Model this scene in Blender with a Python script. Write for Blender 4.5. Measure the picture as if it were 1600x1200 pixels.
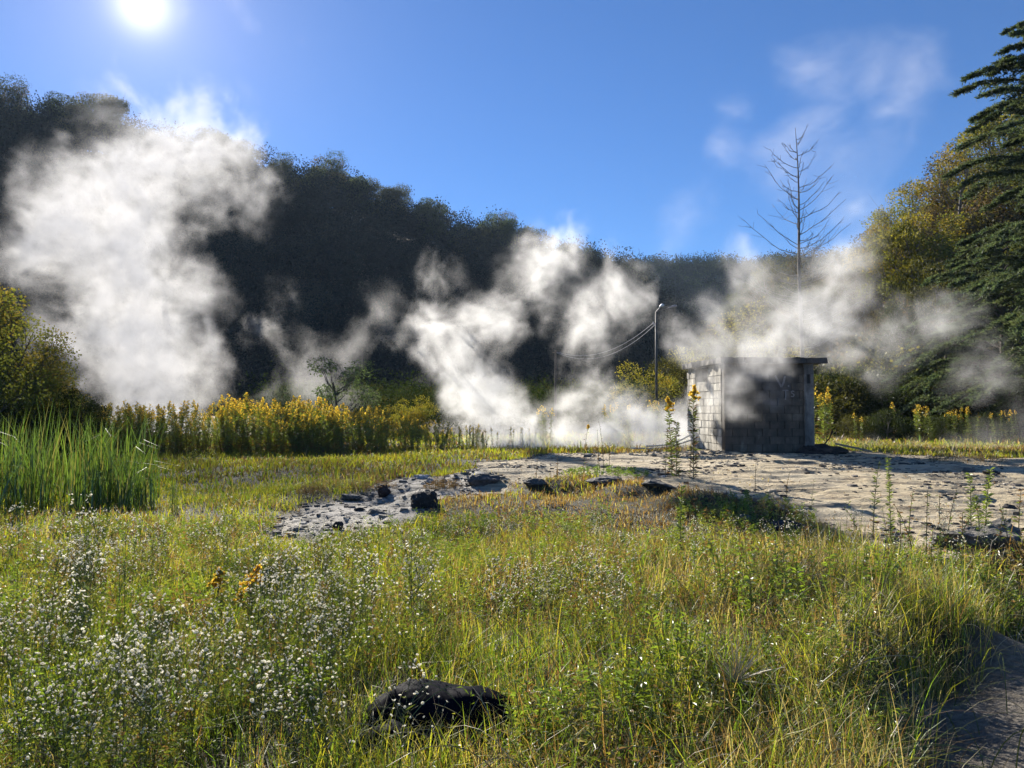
import bpy, math
import numpy as np
R = math.radians
scene = bpy.context.scene
for o in list(bpy.data.objects):
    bpy.data.objects.remove(o)
COL = scene.collection

# ---------------------------------------------------------------- camera, sky, sun, exposure
CAMZ = 1.6
FPX = 1209.0
PITCH = math.atan(40 / FPX)
cam = bpy.data.objects.new('camera', bpy.data.cameras.new('camera'))
COL.objects.link(cam)
cam.location = (0, 0, CAMZ)
cam.rotation_euler = (R(90) + PITCH, 0, 0)
cam.data.sensor_width = 36
cam.data.lens = FPX / 1600 * 36
cam.data.clip_end = 5000
cam.data.clip_start = 0.05
scene.camera = cam

SUN_AZ, SUN_EL = -25.9, 25.6
world = bpy.data.worlds.new('World')
scene.world = world
world.use_nodes = True
wn, wl = world.node_tree.nodes, world.node_tree.links
sky = wn.new('ShaderNodeTexSky')
sky.sky_type = 'NISHITA'
sky.sun_disc = False
sky.sun_elevation = R(SUN_EL)
sky.sun_rotation = R(SUN_AZ)
sky.air_density = 0.9
sky.dust_density = 0.03
sky.ozone_density = 10
sky.altitude = 400
hsv = wn.new('ShaderNodeHueSaturation')
hsv.inputs['Saturation'].default_value = 1.02
wl.new(sky.outputs[0], hsv.inputs['Color'])
# aureole of scattered light round the sun
tc = wn.new('ShaderNodeTexCoord')
sd = (math.cos(R(SUN_EL)) * math.sin(R(SUN_AZ)), math.cos(R(SUN_EL)) * math.cos(R(SUN_AZ)), math.sin(R(SUN_EL)))
dot = wn.new('ShaderNodeVectorMath'); dot.operation = 'DOT_PRODUCT'
nrm = wn.new('ShaderNodeVectorMath'); nrm.operation = 'NORMALIZE'
wl.new(tc.outputs['Generated'], nrm.inputs[0])
wl.new(nrm.outputs[0], dot.inputs[0]); dot.inputs[1].default_value = sd
def wmath(op, a, b=None):
    n = wn.new('ShaderNodeMath'); n.operation = op
    for i, v in enumerate((a, b)):
        if v is None: continue
        if isinstance(v, (int, float)): n.inputs[i].default_value = v
        else: wl.new(v, n.inputs[i])
    return n.outputs[0]
ang = wmath('ARCCOSINE', wmath('MINIMUM', dot.outputs['Value'], 1.0))
core = wmath('MULTIPLY', wmath('POWER', 2.718, wmath('MULTIPLY', wmath('POWER', wmath('DIVIDE', ang, R(1.5)), 2.0), -1.0)), 7.0)
halo = wmath('MULTIPLY', wmath('POWER', 2.718, wmath('DIVIDE', ang, -R(4.2))), 2.6)
wide = wmath('MULTIPLY', wmath('POWER', 2.718, wmath('DIVIDE', ang, -R(11))), 1.1)
glow = wmath('ADD', wmath('ADD', core, halo), wide)
tint = wn.new('ShaderNodeMix'); tint.data_type = 'RGBA'; tint.blend_type = 'MULTIPLY'
tint.inputs[0].default_value = 1
tint.inputs[6].default_value = (1.0, 0.87, 0.90, 1)
wl.new(glow, tint.inputs[7])
add = wn.new('ShaderNodeMix'); add.data_type = 'RGBA'; add.blend_type = 'ADD'; add.inputs[0].default_value = 1
wl.new(hsv.outputs[0], add.inputs[6]); wl.new(tint.outputs[2], add.inputs[7])
wl.new(add.outputs[2], wn['Background'].inputs[0])
wn['Background'].inputs[1].default_value = 0.054

sun = bpy.data.lights.new('sun', 'SUN')
sun.energy = 5.0
sun.angle = R(0.5)
sun.color = (1.0, 0.93, 0.82)
sun_o = bpy.data.objects.new('sun', sun)
sun_o.rotation_euler = (R(90 - SUN_EL), 0, R(180 - SUN_AZ))
COL.objects.link(sun_o)

scene.view_settings.view_transform = 'Standard'
scene.view_settings.look = 'None'
scene.view_settings.exposure = 1.33
scene.view_settings.gamma = 1
cy = scene.cycles
cy.use_denoising = True
cy.use_adaptive_sampling = True
cy.adaptive_threshold = 0.02
cy.max_bounces = 8
cy.diffuse_bounces = 3
cy.glossy_bounces = 2
cy.transmission_bounces = 4
cy.transparent_max_bounces = 8
cy.volume_bounces = 4
cy.volume_step_rate = 1.5
cy.volume_max_steps = 512
cy.sample_clamp_indirect = 4

# ---------------------------------------------------------------- small helpers
rng = np.random.default_rng(11)

def ray(px, py):
    cx, cz = (px - 800) / FPX, (600 - py) / FPX
    c, s = math.cos(PITCH), math.sin(PITCH)
    return cx, c - cz * s, s + cz * c

def at(px, py, Y):
    "the point seen at a photograph pixel, Y metres out"
    dx, dy, dz = ray(px, py)
    return (dx / dy * Y, Y, CAMZ + dz / dy * Y)

def height_point(px, py, z):
    dx, dy, dz = ray(px, py)
    t = (z - CAMZ) / dz
    return (dx * t, dy * t, z)

def hash2(ix, iy, seed):
    h = (ix.astype(np.int64) * 374761393 + iy.astype(np.int64) * 668265263 + seed * 974634777) & 0xffffffff
    h = ((h ^ (h >> 13)) * 1274126177) & 0xffffffff
    h = h ^ (h >> 16)
    return (h & 0xffffff) / float(0xffffff)

def vnoise(x, y, seed=0):
    ix, iy = np.floor(x), np.floor(y)
    fx, fy = x - ix, y - iy
    fx, fy = fx * fx * (3 - 2 * fx), fy * fy * (3 - 2 * fy)
    a, b = hash2(ix, iy, seed), hash2(ix + 1, iy, seed)
    c, d = hash2(ix, iy + 1, seed), hash2(ix + 1, iy + 1, seed)
    return (a * (1 - fx) + b * fx) * (1 - fy) + (c * (1 - fx) + d * fx) * fy

def fbm(x, y, scale, octaves=4, seed=0):
    x, y = np.asarray(x, float) / scale, np.asarray(y, float) / scale
    out, amp, tot = 0, 1.0, 0
    for k in range(octaves):
        out = out + amp * vnoise(x * 2 ** k + 17.3 * k, y * 2 ** k - 9.1 * k, seed + k)
        tot += amp; amp *= 0.5
    return out / tot

def sstep(a, b, x):
    t = np.clip((x - a) / (b - a), 0, 1)
    return t * t * (3 - 2 * t)

def mesh_from(name, verts, faces, mats=(), cols=None, matidx=None, smooth=False, attrs=None):
    "verts n x 3, faces m x k (all the same k) or a list of such arrays"
    me = bpy.data.meshes.new(name)
    if not isinstance(faces, (list, tuple)): faces = [faces]
    faces = [np.asarray(f, np.int32) for f in faces if len(f)]
    nv = len(verts)
    me.vertices.add(nv)
    me.vertices.foreach_set('co', np.ascontiguousarray(verts, np.float32).ravel())
    loops = np.concatenate([f.ravel() for f in faces])
    counts = np.concatenate([np.full(len(f), f.shape[1], np.int32) for f in faces])
    starts = np.concatenate([[0], np.cumsum(counts)[:-1]]).astype(np.int32)
    me.loops.add(len(loops)); me.loops.foreach_set('vertex_index', loops)
    me.polygons.add(len(counts)); me.polygons.foreach_set('loop_start', starts)
    me.polygons.foreach_set('loop_total', counts)
    if matidx is not None: me.polygons.foreach_set('material_index', np.asarray(matidx, np.int32))
    me.polygons.foreach_set('use_smooth', np.full(len(counts), smooth, bool))
    if cols is not None:
        a = me.color_attributes.new('tint', 'FLOAT_COLOR', 'POINT')
        c4 = np.ones((nv, 4), np.float32); c4[:, :3] = cols
        a.data.foreach_set('color', c4.ravel())
    if attrs:
        for k, v in attrs.items():
            a = me.attributes.new(k, 'FLOAT', 'POINT')
            a.data.foreach_set('value', np.asarray(v, np.float32))
    me.update(calc_edges=True)
    for m in mats: me.materials.append(m)
    return me

def link(name, me, parent=None, loc=None, rotz=0, scale=1):
    o = bpy.data.objects.new(name, me)
    COL.objects.link(o)
    if parent is not None: o.parent = parent
    if loc is not None: o.location = loc
    if rotz: o.rotation_euler = (0, 0, rotz)
    if scale != 1: o.scale = (scale,) * 3 if isinstance(scale, (int, float)) else scale
    return o

def tag(o, label=None, cat=None, group=None, kind=None):
    if label: o['label'] = label
    if cat: o['category'] = cat
    if group: o['group'] = group
    if kind: o['kind'] = kind
    return o

def thing(name, label, cat, loc=(0, 0, 0), rotz=0, group=None, scale=1):
    return tag(link(name, None, None, loc, rotz, scale), label, cat, group)

class Geo:
    "collects vertices, quads and triangles with a colour per vertex"
    def __init__(self):
        self.v, self.q, self.t, self.c, self.n = [], [], [], [], 0
    def add(self, v, q=None, t=None, col=(1, 1, 1)):
        v = np.asarray(v, float)
        if q is not None and len(q): self.q.append(np.asarray(q) + self.n)
        if t is not None and len(t): self.t.append(np.asarray(t) + self.n)
        c = np.asarray(col, float)
        self.c.append(np.broadcast_to(c, (len(v), 3)) if c.ndim == 1 else c)
        self.v.append(v); self.n += len(v)
    def tube(self, pts, radii, sides=5, col=(1, 1, 1), cap=True):
        pts = np.asarray(pts, float); n = len(pts)
        radii = np.broadcast_to(np.asarray(radii, float), (n,))
        d = np.gradient(pts, axis=0)
        d /= np.linalg.norm(d, axis=1)[:, None] + 1e-9
        ref = np.array([0.3, 0.9, 0.1]) if abs(d[0, 2]) > 0.8 else np.array([0, 0, 1.0])
        u = np.cross(d, ref); u /= np.linalg.norm(u, axis=1)[:, None] + 1e-9
        w = np.cross(d, u)
        a = np.arange(sides) / sides * 2 * math.pi
        ring = pts[:, None] + radii[:, None, None] * (np.cos(a)[None, :, None] * u[:, None] + np.sin(a)[None, :, None] * w[:, None])
        i = np.arange(n - 1)[:, None] * sides; j = np.arange(sides)[None]
        jn = (j + 1) % sides
        q = np.stack([i + j, i + jn, i + sides + jn, i + sides + j], -1).reshape(-1, 4)
        v = ring.reshape(-1, 3); t = None
        if cap:
            v = np.vstack([v, pts[-1:], pts[:1]])
            e = (n - 1) * sides
            t = np.concatenate([np.stack([e + j[0], e + jn[0], np.full(sides, n * sides)], -1),
                                np.stack([jn[0], j[0], np.full(sides, n * sides + 1)], -1)])
        self.add(v, q, t, col)
    def leaves(self, base, direc, length, width, col, side=None, curl=0.0):
        "kite-shaped leaves, one quad each"
        base = np.asarray(base, float); n = len(base)
        d = np.asarray(direc, float); d = d / (np.linalg.norm(d, axis=1)[:, None] + 1e-9)
        if side is None: side = rng.normal(size=(n, 3))
        s = np.cross(d, side); s /= np.linalg.norm(s, axis=1)[:, None] + 1e-9
        L = np.broadcast_to(np.asarray(length, float), (n,))[:, None]
        W = np.broadcast_to(np.asarray(width, float), (n,))[:, None]
        m = base + d * L * 0.45
        tip = base + d * L - np.array([0, 0, 1.0]) * curl * L
        v = np.stack([base, m + s * W / 2, tip, m - s * W / 2], 1).reshape(-1, 3)
        q = np.arange(n * 4).reshape(-1, 4)
        c = np.asarray(col, float)
        if c.ndim == 2: c = np.repeat(c, 4, axis=0)
        self.add(v, q, None, c)
    def box(self, x0, x1, y0, y1, z0, z1, col=(1, 1, 1)):
        v = [(x, y, z) for z in (z0, z1) for y in (y0, y1) for x in (x0, x1)]
        q = [(0, 2, 3, 1), (4, 5, 7, 6), (0, 1, 5, 4), (2, 6, 7, 3), (0, 4, 6, 2), (1, 3, 7, 5)]
        self.add(v, q, None, col)
    def mesh(self, name, mats, smooth=False):
        f = []
        if self.q: f.append(np.vstack(self.q))
        if self.t: f.append(np.vstack(self.t))
        return mesh_from(name, np.vstack(self.v), f, mats, np.vstack(self.c), smooth=smooth)

# ---------------------------------------------------------------- materials
def new_mat(name):
    m = bpy.data.materials.new(name); m.use_nodes = True
    nt = m.node_tree; nt.nodes.clear()
    return m, nt, nt.nodes.new('ShaderNodeOutputMaterial')

def nd(nt, typ, props=None, **ins):
    n = nt.nodes.new(typ)
    for k, v in (props or {}).items(): setattr(n, k, v)
    for k, v in ins.items():
        k = k.replace('_', ' ')
        s = n.inputs[int(k)] if k.isdigit() else n.inputs[k]
        if hasattr(v, 'is_linked') or isinstance(v, bpy.types.NodeSocket): nt.links.new(v, s)
        else: s.default_value = v
    return n

def ramp(nt, fac, stops, interp='LINEAR'):
    r = nt.nodes.new('ShaderNodeValToRGB'); e = r.color_ramp.elements
    r.color_ramp.interpolation = interp
    while len(e) < len(stops): e.new(0.5)
    for el, (p, c) in zip(e, stops):
        el.position = p
        el.color = (c, c, c, 1) if isinstance(c, (int, float)) else tuple(c) + (1,)
    nt.links.new(fac, r.inputs[0])
    return r.outputs[0]

def mixc(nt, fac, a, b, blend='MIX'):
    n = nt.nodes.new('ShaderNodeMix'); n.data_type = 'RGBA'; n.blend_type = blend
    for i, v in ((0, fac), (6, a), (7, b)):
        s = n.inputs[i]
        if isinstance(v, bpy.types.NodeSocket): nt.links.new(v, s)
        elif isinstance(v, (int, float)): s.default_value = v if i == 0 else (v, v, v, 1)
        else: s.default_value = tuple(v) + (1,)
    return n.outputs[2]

def leaf_mat(name, trans=0.5, gloss=0.06, rough=0.4, warm=(1.25, 1.15, 0.55)):
    "thin leaf: reflects, lets light through, has a faint shine; colour from the vertex tint"
    m, nt, out = new_mat(name)
    a = nd(nt, 'ShaderNodeAttribute', {'attribute_name': 'tint'})
    info = nd(nt, 'ShaderNodeObjectInfo')
    var = nd(nt, 'ShaderNodeMapRange', None, Value=info.outputs['Random'])
    var.inputs[3].default_value = 0.8; var.inputs[4].default_value = 1.2
    c = mixc(nt, 1.0, a.outputs['Color'], var.outputs[0], 'MULTIPLY')
    ct = mixc(nt, 1.0, c, warm, 'MULTIPLY')
    df = nd(nt, 'ShaderNodeBsdfDiffuse', None, Color=c)
    tr = nd(nt, 'ShaderNodeBsdfTranslucent', None, Color=ct)
    gl = nd(nt, 'ShaderNodeBsdfGlossy', None, Color=(1, 1, 1, 1), Roughness=rough)
    m1 = nd(nt, 'ShaderNodeMixShader', None, Fac=trans)
    nt.links.new(df.outputs[0], m1.inputs[1]); nt.links.new(tr.outputs[0], m1.inputs[2])
    m2 = nd(nt, 'ShaderNodeMixShader', None, Fac=gloss)
    nt.links.new(m1.outputs[0], m2.inputs[1]); nt.links.new(gl.outputs[0], m2.inputs[2])
    nt.links.new(m2.outputs[0], out.inputs[0])
    return m

def tint_mat(name, rough=0.8, noise=0.0, scale=8.0, bump=0.0, spec=0.3, metal=0.0):
    m, nt, out = new_mat(name)
    a = nd(nt, 'ShaderNodeAttribute', {'attribute_name': 'tint'})
    p = nd(nt, 'ShaderNodeBsdfPrincipled', None, Roughness=rough, Metallic=metal)
    p.inputs['Specular IOR Level'].default_value = spec
    c = a.outputs['Color']
    if noise or bump:
        g = nd(nt, 'ShaderNodeTexCoord')
        n = nd(nt, 'ShaderNodeTexNoise', None, Vector=g.outputs['Object'], Scale=scale, Detail=6.0, Roughness=0.65)
        if noise:
            f = nd(nt, 'ShaderNodeMapRange', None, Value=n.outputs[0])
            f.inputs[1].default_value = 0.3; f.inputs[2].default_value = 0.7
            f.inputs[3].default_value = 1 - noise; f.inputs[4].default_value = 1 + noise
            c = mixc(nt, 1.0, c, f.outputs[0], 'MULTIPLY')
        if bump:
            b = nd(nt, 'ShaderNodeBump', None, Height=n.outputs[0], Strength=bump, Distance=0.05)
            nt.links.new(b.outputs[0], p.inputs['Normal'])
    nt.links.new(c, p.inputs['Base Color'])
    nt.links.new(p.outputs[0], out.inputs[0])
    return m

M_GRASS = leaf_mat('grass_blades', 0.6, 0.035, 0.45)
M_LEAF = leaf_mat('leaves', 0.5, 0.05, 0.42)
M_TREE = leaf_mat('tree_leaves', 0.45, 0.012, 0.5, (1.2, 1.1, 0.6))
M_FLOWER = leaf_mat('petals', 0.62, 0.02, 0.5, (1.0, 1.0, 1.0))
M_STRAW = leaf_mat('straw', 0.35, 0.03, 0.45, (1.05, 1.0, 0.85))
M_BARK = tint_mat('bark', 0.85, 0.4, 12, 0.5)
M_STONE = tint_mat('stone', 0.8, 0.45, 9, 1.0, 0.3)
M_METAL = tint_mat('galvanised_steel', 0.6, 0.2, 14, 0.1, 0.4, 0.2)
M_WOOD = leaf_mat('far_leaves', 0.2, 0.0, 0.6, (1.1, 1.05, 0.8))

# ---------------------------------------------------------------- lie of the land
CP = [height_point(*c) for c in (
    (430, 850, .02), (430, 800, .02), (520, 835, .03), (680, 825, .07), (600, 790, .1), (700, 762, .26), (780, 738, .4), (640, 745, .2),
    (745, 742, .42), (870, 747, .46), (1000, 757, .44), (1100, 768, .42), (1200, 785, .37), (1300, 822, .31), (1400, 850, .26), (1500, 862, .3), (1600, 842, .33), (1750, 850, .3),
    (870, 778, .24), (1000, 785, .26), (1120, 805, .24), (760, 770, .24), (1230, 835, .2), (1000, 735, .47), (1200, 740, .48), (1400, 770, .42), (1600, 770, .4),
    (790, 716, .36), (860, 709, .47), (1130, 706.5, .5), (1290, 706.5, .5), (1450, 714, .42), (1600, 720, .33), (1800, 740, .35),
    (700, 850, .02), (850, 830, .06), (1000, 840, .12), (1150, 870, .16), (1300, 900, .2), (1450, 920, .2), (1600, 920, .16),
    (100, 800, .0), (300, 760, 0), (300, 712, 0), (100, 712, 0), (500, 712, 0), (0, 1000, 0), (400, 1000, .02), (800, 1000, .08), (1000, 1000, .16),
    (1180, 985, .27), (1350, 985, .37), (1470, 965, .28), (1600, 985, .03), (1450, 1080, .02), (1290, 1040, .3), (1130, 1060, .2), (1200, 1150, .06), (1390, 1180, .0), (1000, 1180, .1), (700, 1190, .04), (200, 1180, 0),
    (700, 700, 0), (850, 690, .12), (1000, 686, .2), (1350, 682, .15), (1600, 690, .12), (1500, 671, .0), (800, 676, 0), (400, 690, 0), (-200, 750, 0), (-300, 1000, 0), (1900, 690, .1))]
CP = np.array(CP + [(3, 2, 0), (6, 3, 0), (5, 5, .03), (9, 6, .1), (-3, 2, 0), (0, 1.5, 0.02), (0, 60, 0), (-30, 60, 0), (30, 70, 0)])

def warp(x, y):
    yy = np.maximum(y, 1.0)
    return np.stack([x / yy * 2.4, np.log(yy) * 2.0], -1)
CPW = warp(CP[:, 0], CP[:, 1])

SKY_L = [(-500, 40), (-300, 100), (0, 216), (90, 230), (180, 250), (300, 268), (440, 300), (520, 332), (640, 378), (720, 400), (800, 418), (870, 434), (960, 450), (1020, 500), (1060, 540), (1120, 570), (1180, 610), (1260, 636), (1400, 640)]
SKY_F = [(-600, 300), (600, 330), (850, 425), (960, 434), (1060, 432), (1170, 434), (1300, 428), (1500, 380), (2300, 300)]
SKY_R = [(1000, 640), (1080, 600), (1150, 540), (1200, 500), (1300, 490), (1380, 475), (1450, 425), (1500, 390), (1600, 335), (1800, 260), (2200, 160)]

def hill(x, y, sil, foot, ridge, power=1.0, seed=3):
    px = 800 + FPX * x / np.maximum(y, 0.1 * np.abs(x) + 1e-3)
    s = np.array(sil, float)
    e = (640 - np.interp(px, s[:, 0], s[:, 1])) / FPX
    r = np.sqrt(x * x + y * y)
    H = (e * ridge * (y / np.maximum(r, 1e-3)) + CAMZ) * (y > 0)
    t = np.clip((r * (1 + 0.10 * (fbm(x, y, 22, 3, seed) - .5)) - foot) / (ridge - foot), 0, 1)
    t = t ** power
    return np.maximum(H, 0) * t * t * (3 - 2 * t) * sstep(0.0, 12.0, H + 0 * r) ** 0.2

def land(x, y):
    x = np.asarray(x, float); y = np.asarray(y, float)
    w = warp(x.ravel(), y.ravel())
    z = np.empty(len(w))
    for k in range(0, len(w), 40000):
        d2 = ((w[k:k + 40000, None] - CPW[None]) ** 2).sum(-1) + 0.003
        wt = d2 ** -1.8
        z[k:k + 40000] = (wt * CP[:, 2]).sum(1) / wt.sum(1)
    z = z.reshape(x.shape)
    r = np.hypot(x, y)
    z = z * sstep(75, 50, r) * sstep(-0.5, 1.5, y)
    z = z + 0.05 * (fbm(x, y, 2.2, 3, 5) - .5) * sstep(2.0, 4.0, y)
    z = z + np.maximum.reduce([hill(x, y, SKY_L, 205, 330), hill(x, y, SKY_R, 46, 92), hill(x, y, SKY_F, 390, 640)])
    return z

def ground_hit(px, py):
    dx, dy, dz = ray(px, py)
    t = 1.0
    zs = None
    ts = np.linspace(1.5, 80, 1600)
    zz = land(dx * ts, dy * ts)
    k = np.argmax(CAMZ + dz * ts < zz)
    return (dx * ts[k], dy * ts[k], zz[k])

def zat(x, y):
    return float(surf(np.array([x]), np.array([y]))[0])

def pip(x, y, poly):
    inside = np.zeros(x.shape, bool)
    n = len(poly)
    for i in range(n):
        x0, y0 = poly[i][:2]; x1, y1 = poly[(i + 1) % n][:2]
        c = ((y0 > y) != (y1 > y)) & (x < (x1 - x0) * (y - y0) / (y1 - y0 + 1e-12) + x0)
        inside ^= c
    return inside

def sdist(x, y, poly):
    "signed distance, positive inside"
    d = np.full(x.shape, 1e9); n = len(poly)
    for i in range(n):
        x0, y0 = poly[i][:2]; x1, y1 = poly[(i + 1) % n][:2]
        ex, ey = x1 - x0, y1 - y0
        t = np.clip(((x - x0) * ex + (y - y0) * ey) / (ex * ex + ey * ey + 1e-9), 0, 1)
        d = np.minimum(d, np.hypot(x - x0 - t * ex, y - y0 - t * ey))
    return np.where(pip(x, y, poly), d, -d)

POLY_A = [ground_hit(*p) for p in ((760, 720), (860, 711), (960, 708), (1130, 703), (1290, 703), (1450, 712), (1600, 717), (1760, 722), (1850, 800), (1750, 850),
                                   (1600, 858), (1500, 893), (1420, 885), (1340, 850), (1270, 806), (1150, 783), (1050, 764), (950, 752), (860, 748), (780, 748), (735, 742), (715, 732))]
POLY_B = [ground_hit(*p) for p in ((775, 732), (700, 742), (640, 748), (590, 758), (520, 774), (450, 786), (415, 812), (420, 850), (470, 853), (540, 838), (620, 828), (690, 812), (705, 785), (770, 772), (790, 745))]
POLY_R = [(0.9, 1.5), (1.55, 3.2), (1.95, 3.9), (2.5, 4.6), (3.2, 5.3), (4.4, 5.7), (7, 6.1), (14, 6.6), (14, -8), (0.9, -8)]

def masks(x, y):
    n1 = (fbm(x, y, 1.3, 4, 21) - .5) * 1.3 + (fbm(x, y, 5, 2, 22) - .5) * .6
    far = np.clip(y / 12, .35, 1.4)
    a = sdist(x, y, POLY_A) + n1 * far * .9
    b = sdist(x, y, POLY_B) + n1 * far * .8
    rk = np.maximum(sstep(-.12, .22, a), sstep(-.12, .22, b))
    lobe = sstep(-.1, .5, sdist(x, y, POLY_B) - np.maximum(sdist(x, y, POLY_A), 0))
    rd = sstep(-.15, .25, sdist(x, y, POLY_R) + n1 * .35)
    return rk, lobe, rd

def surf(x, y, full=False):
    z = land(x, y)
    near = (np.abs(x) < 40) & (y < 45) & (y > -5)
    rk, lobe, rd = np.zeros(x.shape), np.zeros(x.shape), np.zeros(x.shape)
    if near.any():
        rk[near], lobe[near], rd[near] = masks(x[near], y[near])
    # the crust: thin layered ledges, little steps and pits
    q = z * 1.0 + 0.16 * (fbm(x, y, 1.6, 5, 31) - .5) + 0.05 * (fbm(x * .35, y * 1.5, .5, 4, 33) - .5)
    st = 0.05
    f = q / st; fl = np.floor(f); fr = f - fl
    ter = (fl + sstep(.55, .95, fr)) * st
    pits = sstep(.60, .72, fbm(x, y, .55, 4, 36)) * 0.05
    crust = ter - z - pits * (0.35 + 0.65 * lobe)
    z = z + rk * (0.02 + np.clip(crust, -.12, .14))
    # broken rim where the crust ends towards the camera
    z = z + (1 - rd) * (1 - rk) * 0.035 * (fbm(x, y, .25, 3, 41) - .5) * sstep(30, 10, y)
    z = z - rd * 0.02 + rd * 0.025 * (fbm(x, y, .18, 4, 43) - .5)
    if full: return z, rk, lobe, rd
    return z

def graded(segments):
    out = [segments[0][0]]
    for a, b, s0, s1 in segments:
        p = a
        while p < b - 1e-6:
            s = s0 + (s1 - s0) * (p - a) / (b - a)
            p = min(p + s, b); out.append(p)
    return np.array(out)
gx = graded([(-1800, -300, 250, 60), (-300, -60, 12, 4), (-60, -12, 3, .3), (-12, -5, .2, .06), (-5, 13, .05, .05), (13, 24, .07, .4), (24, 60, .5, 3), (60, 300, 4, 12), (300, 1800, 60, 250)])
gy = graded([(-900, -10, 200, 2), (-10, 2, 1, .08), (2, 9, .04, .04), (9, 22, .04, .08), (22, 30, .09, .3), (30, 60, .4, 1.5), (60, 160, 1.6, 3), (160, 500, 4, 14), (500, 2500, 40, 300)])
X, Y = np.meshgrid(gx, gy)
Z, RK, LOBE, RD = surf(X, Y, True)
nx, ny = len(gx), len(gy)
print('ground grid', nx, ny)
idx = np.arange(nx * ny).reshape(ny, nx)
F = np.stack([idx[:-1, :-1], idx[:-1, 1:], idx[1:, 1:], idx[1:, :-1]], -1).reshape(-1, 4)
PV = np.stack([X, Y, Z], -1).reshape(-1, 3)
kind_f = np.zeros(len(F), int)
fr_ = RK.ravel()[F].mean(1); fd_ = RD.ravel()[F].mean(1)
fh = np.hypot(PV[F, 0].mean(1), PV[F, 1].mean(1))
kind_f[fr_ > .5] = 1; kind_f[fd_ > .5] = 2
kind_f[fh > 75] = 3
mg, nt, out = new_mat('earth_and_crust')
geo = nd(nt, 'ShaderNodeNewGeometry')
pos = geo.outputs['Position']
ark = nd(nt, 'ShaderNodeAttribute', {'attribute_name': 'crust'}).outputs['Fac']
alb = nd(nt, 'ShaderNodeAttribute', {'attribute_name': 'wet'}).outputs['Fac']
ard = nd(nt, 'ShaderNodeAttribute', {'attribute_name': 'dirt'}).outputs['Fac']
n_big = nd(nt, 'ShaderNodeTexNoise', None, Vector=pos, Scale=.8, Detail=5.0).outputs[0]
stretch = nd(nt, 'ShaderNodeMapping', None, Vector=pos); stretch.inputs['Scale'].default_value = (.4, 1.5, 9)
n_str = nd(nt, 'ShaderNodeTexNoise', None, Vector=stretch.outputs[0], Scale=2.6, Detail=9.0, Roughness=.68).outputs[0]
n_fine = nd(nt, 'ShaderNodeTexNoise', None, Vector=pos, Scale=24.0, Detail=6.0, Roughness=.7).outputs[0]
n_mid = nd(nt, 'ShaderNodeTexNoise', None, Vector=pos, Scale=5.0, Detail=6.0, Roughness=.6).outputs[0]
soil = ramp(nt, n_mid, [(.3, (.030, .026, .014)), (.5, (.055, .05, .022)), (.7, (.09, .075, .04))])
crust = ramp(nt, n_str, [(.36, (.08, .062, .042)), (.43, (.28, .22, .14)), (.49, (.48, .39, .245)), (.64, (.58, .49, .32))])
crust = mixc(nt, ramp(nt, n_mid, [(.36, .8), (.46, 0)]), crust, (.13, .12, .10))
grey = ramp(nt, n_str, [(.36, (.06, .055, .045)), (.46, (.24, .215, .175)), (.6, (.42, .385, .33))])
crust = mixc(nt, alb, crust, grey)
pale = ramp(nt, n_big, [(.5, 0), (.72, .55)])
crust = mixc(nt, pale, crust, (.60, .53, .39))
dirt = ramp(nt, n_fine, [(.3, (.10, .085, .065)), (.5, (.19, .165, .13)), (.7, (.30, .27, .22))])
col = mixc(nt, ark, soil, crust)
col = mixc(nt, ard, col, dirt)
pr = nd(nt, 'ShaderNodeBsdfPrincipled')
nt.links.new(col, pr.inputs['Base Color'])
rr = nd(nt, 'ShaderNodeMapRange', None, Value=alb); rr.inputs[3].default_value = .85; rr.inputs[4].default_value = .75
nt.links.new(rr.outputs[0], pr.inputs['Roughness'])
pr.inputs['Specular IOR Level'].default_value = .35
hsum = nd(nt, 'ShaderNodeMath', {'operation': 'MULTIPLY_ADD'}, **{'0': n_str, '1': 1.5, '2': n_fine}).outputs[0]
bm_ = nd(nt, 'ShaderNodeBump', None, Height=hsum, Strength=1.0, Distance=.05)
nt.links.new(bm_.outputs[0], pr.inputs['Normal'])
nt.links.new(pr.outputs[0], out.inputs[0])
for k, nm in enumerate(('ground', 'rock_shelf', 'dirt_road', 'hills')):
    ff = F[kind_f == k]
    used, inv = np.unique(ff, return_inverse=True)
    me = mesh_from(nm, PV[used], inv.reshape(-1, 4), [mg], smooth=True,
                   attrs={'crust': RK.ravel()[used], 'wet': (LOBE * RK).ravel()[used], 'dirt': RD.ravel()[used]})
    tag(link(nm, me), {'ground': 'dark soil under the meadow grass', 'rock_shelf': 'pale layered mineral crust with cracks and ledges',
                       'dirt_road': 'grey dirt track at the bottom right', 'hills': 'wooded hillsides round the valley'}[nm], nm.replace('_', ' '), kind='structure')
from mathutils import Vector, noise as mnoise

# ---------------------------------------------------------------- the block hut
HUTX, HUTY = 5.49, 20.0
hut = thing('block_hut', 'small grey concrete-block hut with a flat slab roof, wrapped in steam', 'hut', (HUTX, HUTY, 0.42), R(5))
HW, HD, HH = 2.34, 3.05, 2.5

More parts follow.
